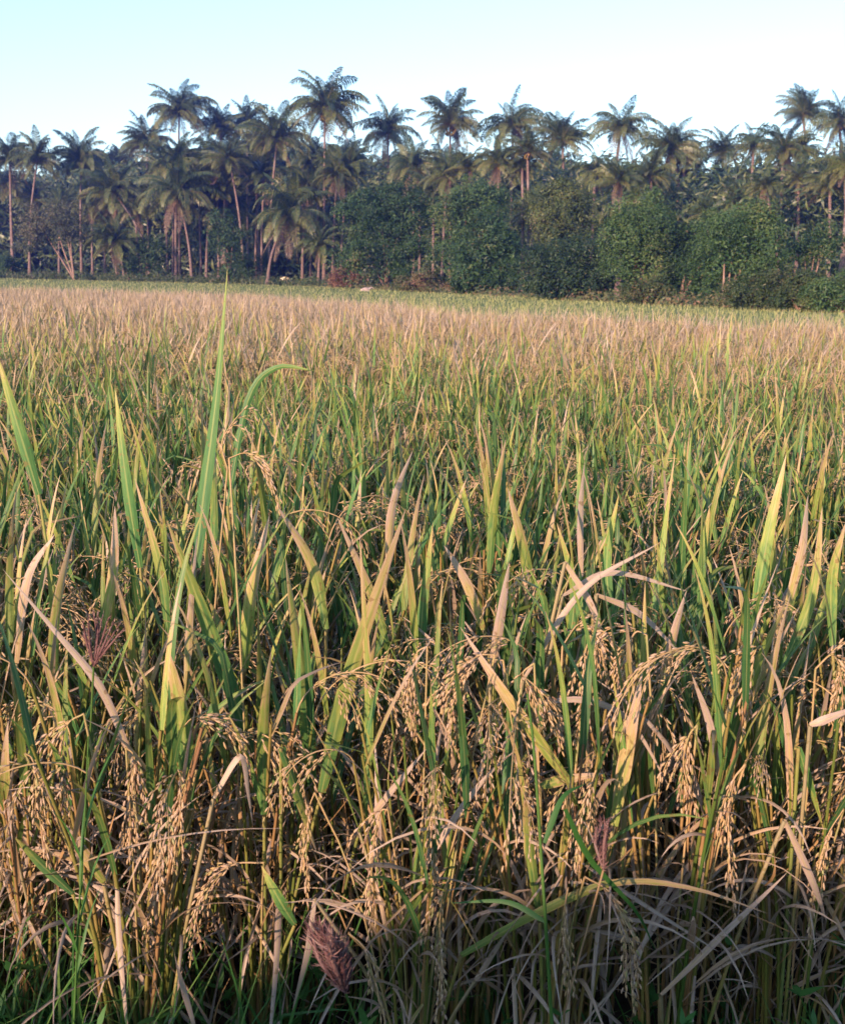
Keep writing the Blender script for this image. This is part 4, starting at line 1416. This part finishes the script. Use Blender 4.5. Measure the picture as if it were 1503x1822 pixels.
def cattle(name, label, cat, loc, rot, sc, lying, mat, head_mat):
    t = thing(name, label, cat, loc)
    t.rotation_euler = (0, 0, rot)
    t.scale = (sc, sc, sc)
    zb = 0.42 if lying else 1.0
    J = [(0, 0, zb, 0.30, 0.34), (-0.45, 0, zb + 0.02, 0.28, 0.30), (-0.72, 0, zb + 0.02, 0.20, 0.22), (0.4, 0, zb + 0.03, 0.27, 0.33), (0.62, 0, zb + 0.12, 0.19, 0.24), (0.45, 0, zb + 0.36, 0.12, 0.10)]
    E = [(0, 1), (1, 2), (0, 3), (3, 4), (3, 5)]
    if lying:
        hx, hz = 0.98, zb + 0.42
    else:
        hx, hz = 1.05, zb - 0.25
    J += [((0.62 + hx) / 2, 0, (zb + 0.12 + hz) / 2, 0.13, 0.16), (hx, 0, hz, 0.12, 0.13)]
    E += [(4, 6), (6, 7)]
    for sx, fx in ((-0.6, -1), (0.5, 1)):
        for sy in (-1, 1):
            i0 = len(J)
            if lying:
                J += [(sx, 0.24 * sy, 0.24, 0.13, 0.13), (sx + 0.28, 0.36 * sy, 0.12, 0.07, 0.07), (sx - 0.05, 0.42 * sy, 0.06, 0.05, 0.05)]
            else:
                J += [(sx, 0.15 * sy, 0.66, 0.12, 0.12), (sx + (-0.05 if fx < 0 else 0.02), 0.16 * sy, 0.36, 0.06, 0.06), (sx, 0.16 * sy, 0.04, 0.055, 0.055)]
            E += [(2 if fx < 0 else 3, i0), (i0, i0 + 1), (i0 + 1, i0 + 2)]
    i0 = len(J)
    J += [(-0.86, 0, zb - 0.05, 0.035, 0.035), (-0.90, 0, zb - (0.35 if lying else 0.55), 0.025, 0.025)]
    E += [(2, i0), (i0, i0 + 1)]
    skin_body('body', J, E, mat, t)
    hd = skin_body('head', [(hx, 0, hz + 0.03, 0.12, 0.13), (hx + 0.2, 0, hz - 0.08, 0.10, 0.10), (hx + 0.4, 0, hz - 0.2, 0.075, 0.075), (hx - 0.02, 0.22, hz + 0.03, 0.04, 0.03), (hx - 0.02, -0.22, hz + 0.03, 0.04, 0.03)], [(0, 1), (1, 2), (0, 3), (0, 4)], head_mat, t)
    for sy in (-1, 1):
        mb = MB()
        tube(mb, spline([(hx, 0.08 * sy, hz + 0.12), (hx - 0.03, 0.15 * sy, hz + 0.24), (hx + 0.02, 0.17 * sy, hz + 0.38)], 8), np.linspace(0.03, 0.008, 8), 6)
        mb.build('horn', M['horn'], t)
    return t


p = at(506, 500, 119.0)
cattle('calf', 'pale tan calf with a dark red brown head grazing at the foot of the palms', 'calf', (p[0], p[1], 0.0), 0.35, 0.62, False, M['tan_hide'], M['brown_hide'])
p = at(650, 515, 80.0)
cattle('cow', 'whitish cow lying in the green grass before the big rounded tree', 'cow', (p[0], p[1], -0.10), 0.15, 0.44, True, M['white_hide'], M['white_hide'])

# ------------------------------------------------------------------ air
hm = bpy.data.meshes.new('haze')
x0, x1, y0, y1, z0, z1 = -410, 410, -50, 710, -1.2, 42
hm.from_pydata([(x0, y0, z0), (x1, y0, z0), (x1, y1, z0), (x0, y1, z0), (x0, y0, z1), (x1, y0, z1), (x1, y1, z1), (x0, y1, z1)], [],
               [(0, 3, 2, 1), (4, 5, 6, 7), (0, 1, 5, 4), (1, 2, 6, 5), (2, 3, 7, 6), (3, 0, 4, 7)])
m, nt = new_mat('haze')
pv = N(nt, 'ShaderNodeVolumePrincipled')
pv.inputs['Color'].default_value = (0.17, 0.25, 1.0, 1)
pv.inputs['Density'].default_value = HAZE
pv.inputs['Anisotropy'].default_value = 0.6
o_ = N(nt, 'ShaderNodeOutputMaterial')
nt.links.new(pv.outputs[0], o_.inputs['Volume'])
hm.materials.append(m)
tag(link('haze', hm), kind='stuff')

# ------------------------------------------------------------------ light
w = bpy.data.worlds.new('World')
scene.world = w
w.use_nodes = True
nt = w.node_tree
nt.nodes.clear()
sky = N(nt, 'ShaderNodeTexSky')
sky.sky_type = 'NISHITA'
sky.sun_disc = False
sky.sun_elevation = SUN_EL
sky.sun_rotation = SUN_AZ
sky.air_density = 1.0
sky.dust_density = 0.6
sky.ozone_density = 2.2
bg = N(nt, 'ShaderNodeBackground')
bg.inputs['Strength'].default_value = 0.125
out = N(nt, 'ShaderNodeOutputWorld')
nt.links.new(sky.outputs[0], bg.inputs[0])
nt.links.new(bg.outputs[0], out.inputs[0])

sl = bpy.data.lights.new('sun', 'SUN')
sl.energy = 3.2
sl.angle = R_(0.6)
sl.color = (1.0, 0.665, 0.48)
so = bpy.data.objects.new('sun', sl)
COL.objects.link(so)
so.rotation_euler = Vector(-SUN).to_track_quat('-Z', 'Y').to_euler()
so.location = (-5, -10, 12)

scene.view_settings.view_transform = 'Standard'
scene.view_settings.look = 'None'
scene.view_settings.exposure = 1.74
scene.view_settings.gamma = 1.0
scene.render.engine = 'CYCLES'
scene.cycles.max_bounces = 6
scene.cycles.transparent_max_bounces = 4
scene.cycles.diffuse_bounces = 3
scene.cycles.glossy_bounces = 2
scene.cycles.transmission_bounces = 3
scene.cycles.use_denoising = True
scene.cycles.denoiser = 'OPENIMAGEDENOISE'
scene.cycles.denoising_input_passes = 'RGB_ALBEDO_NORMAL'
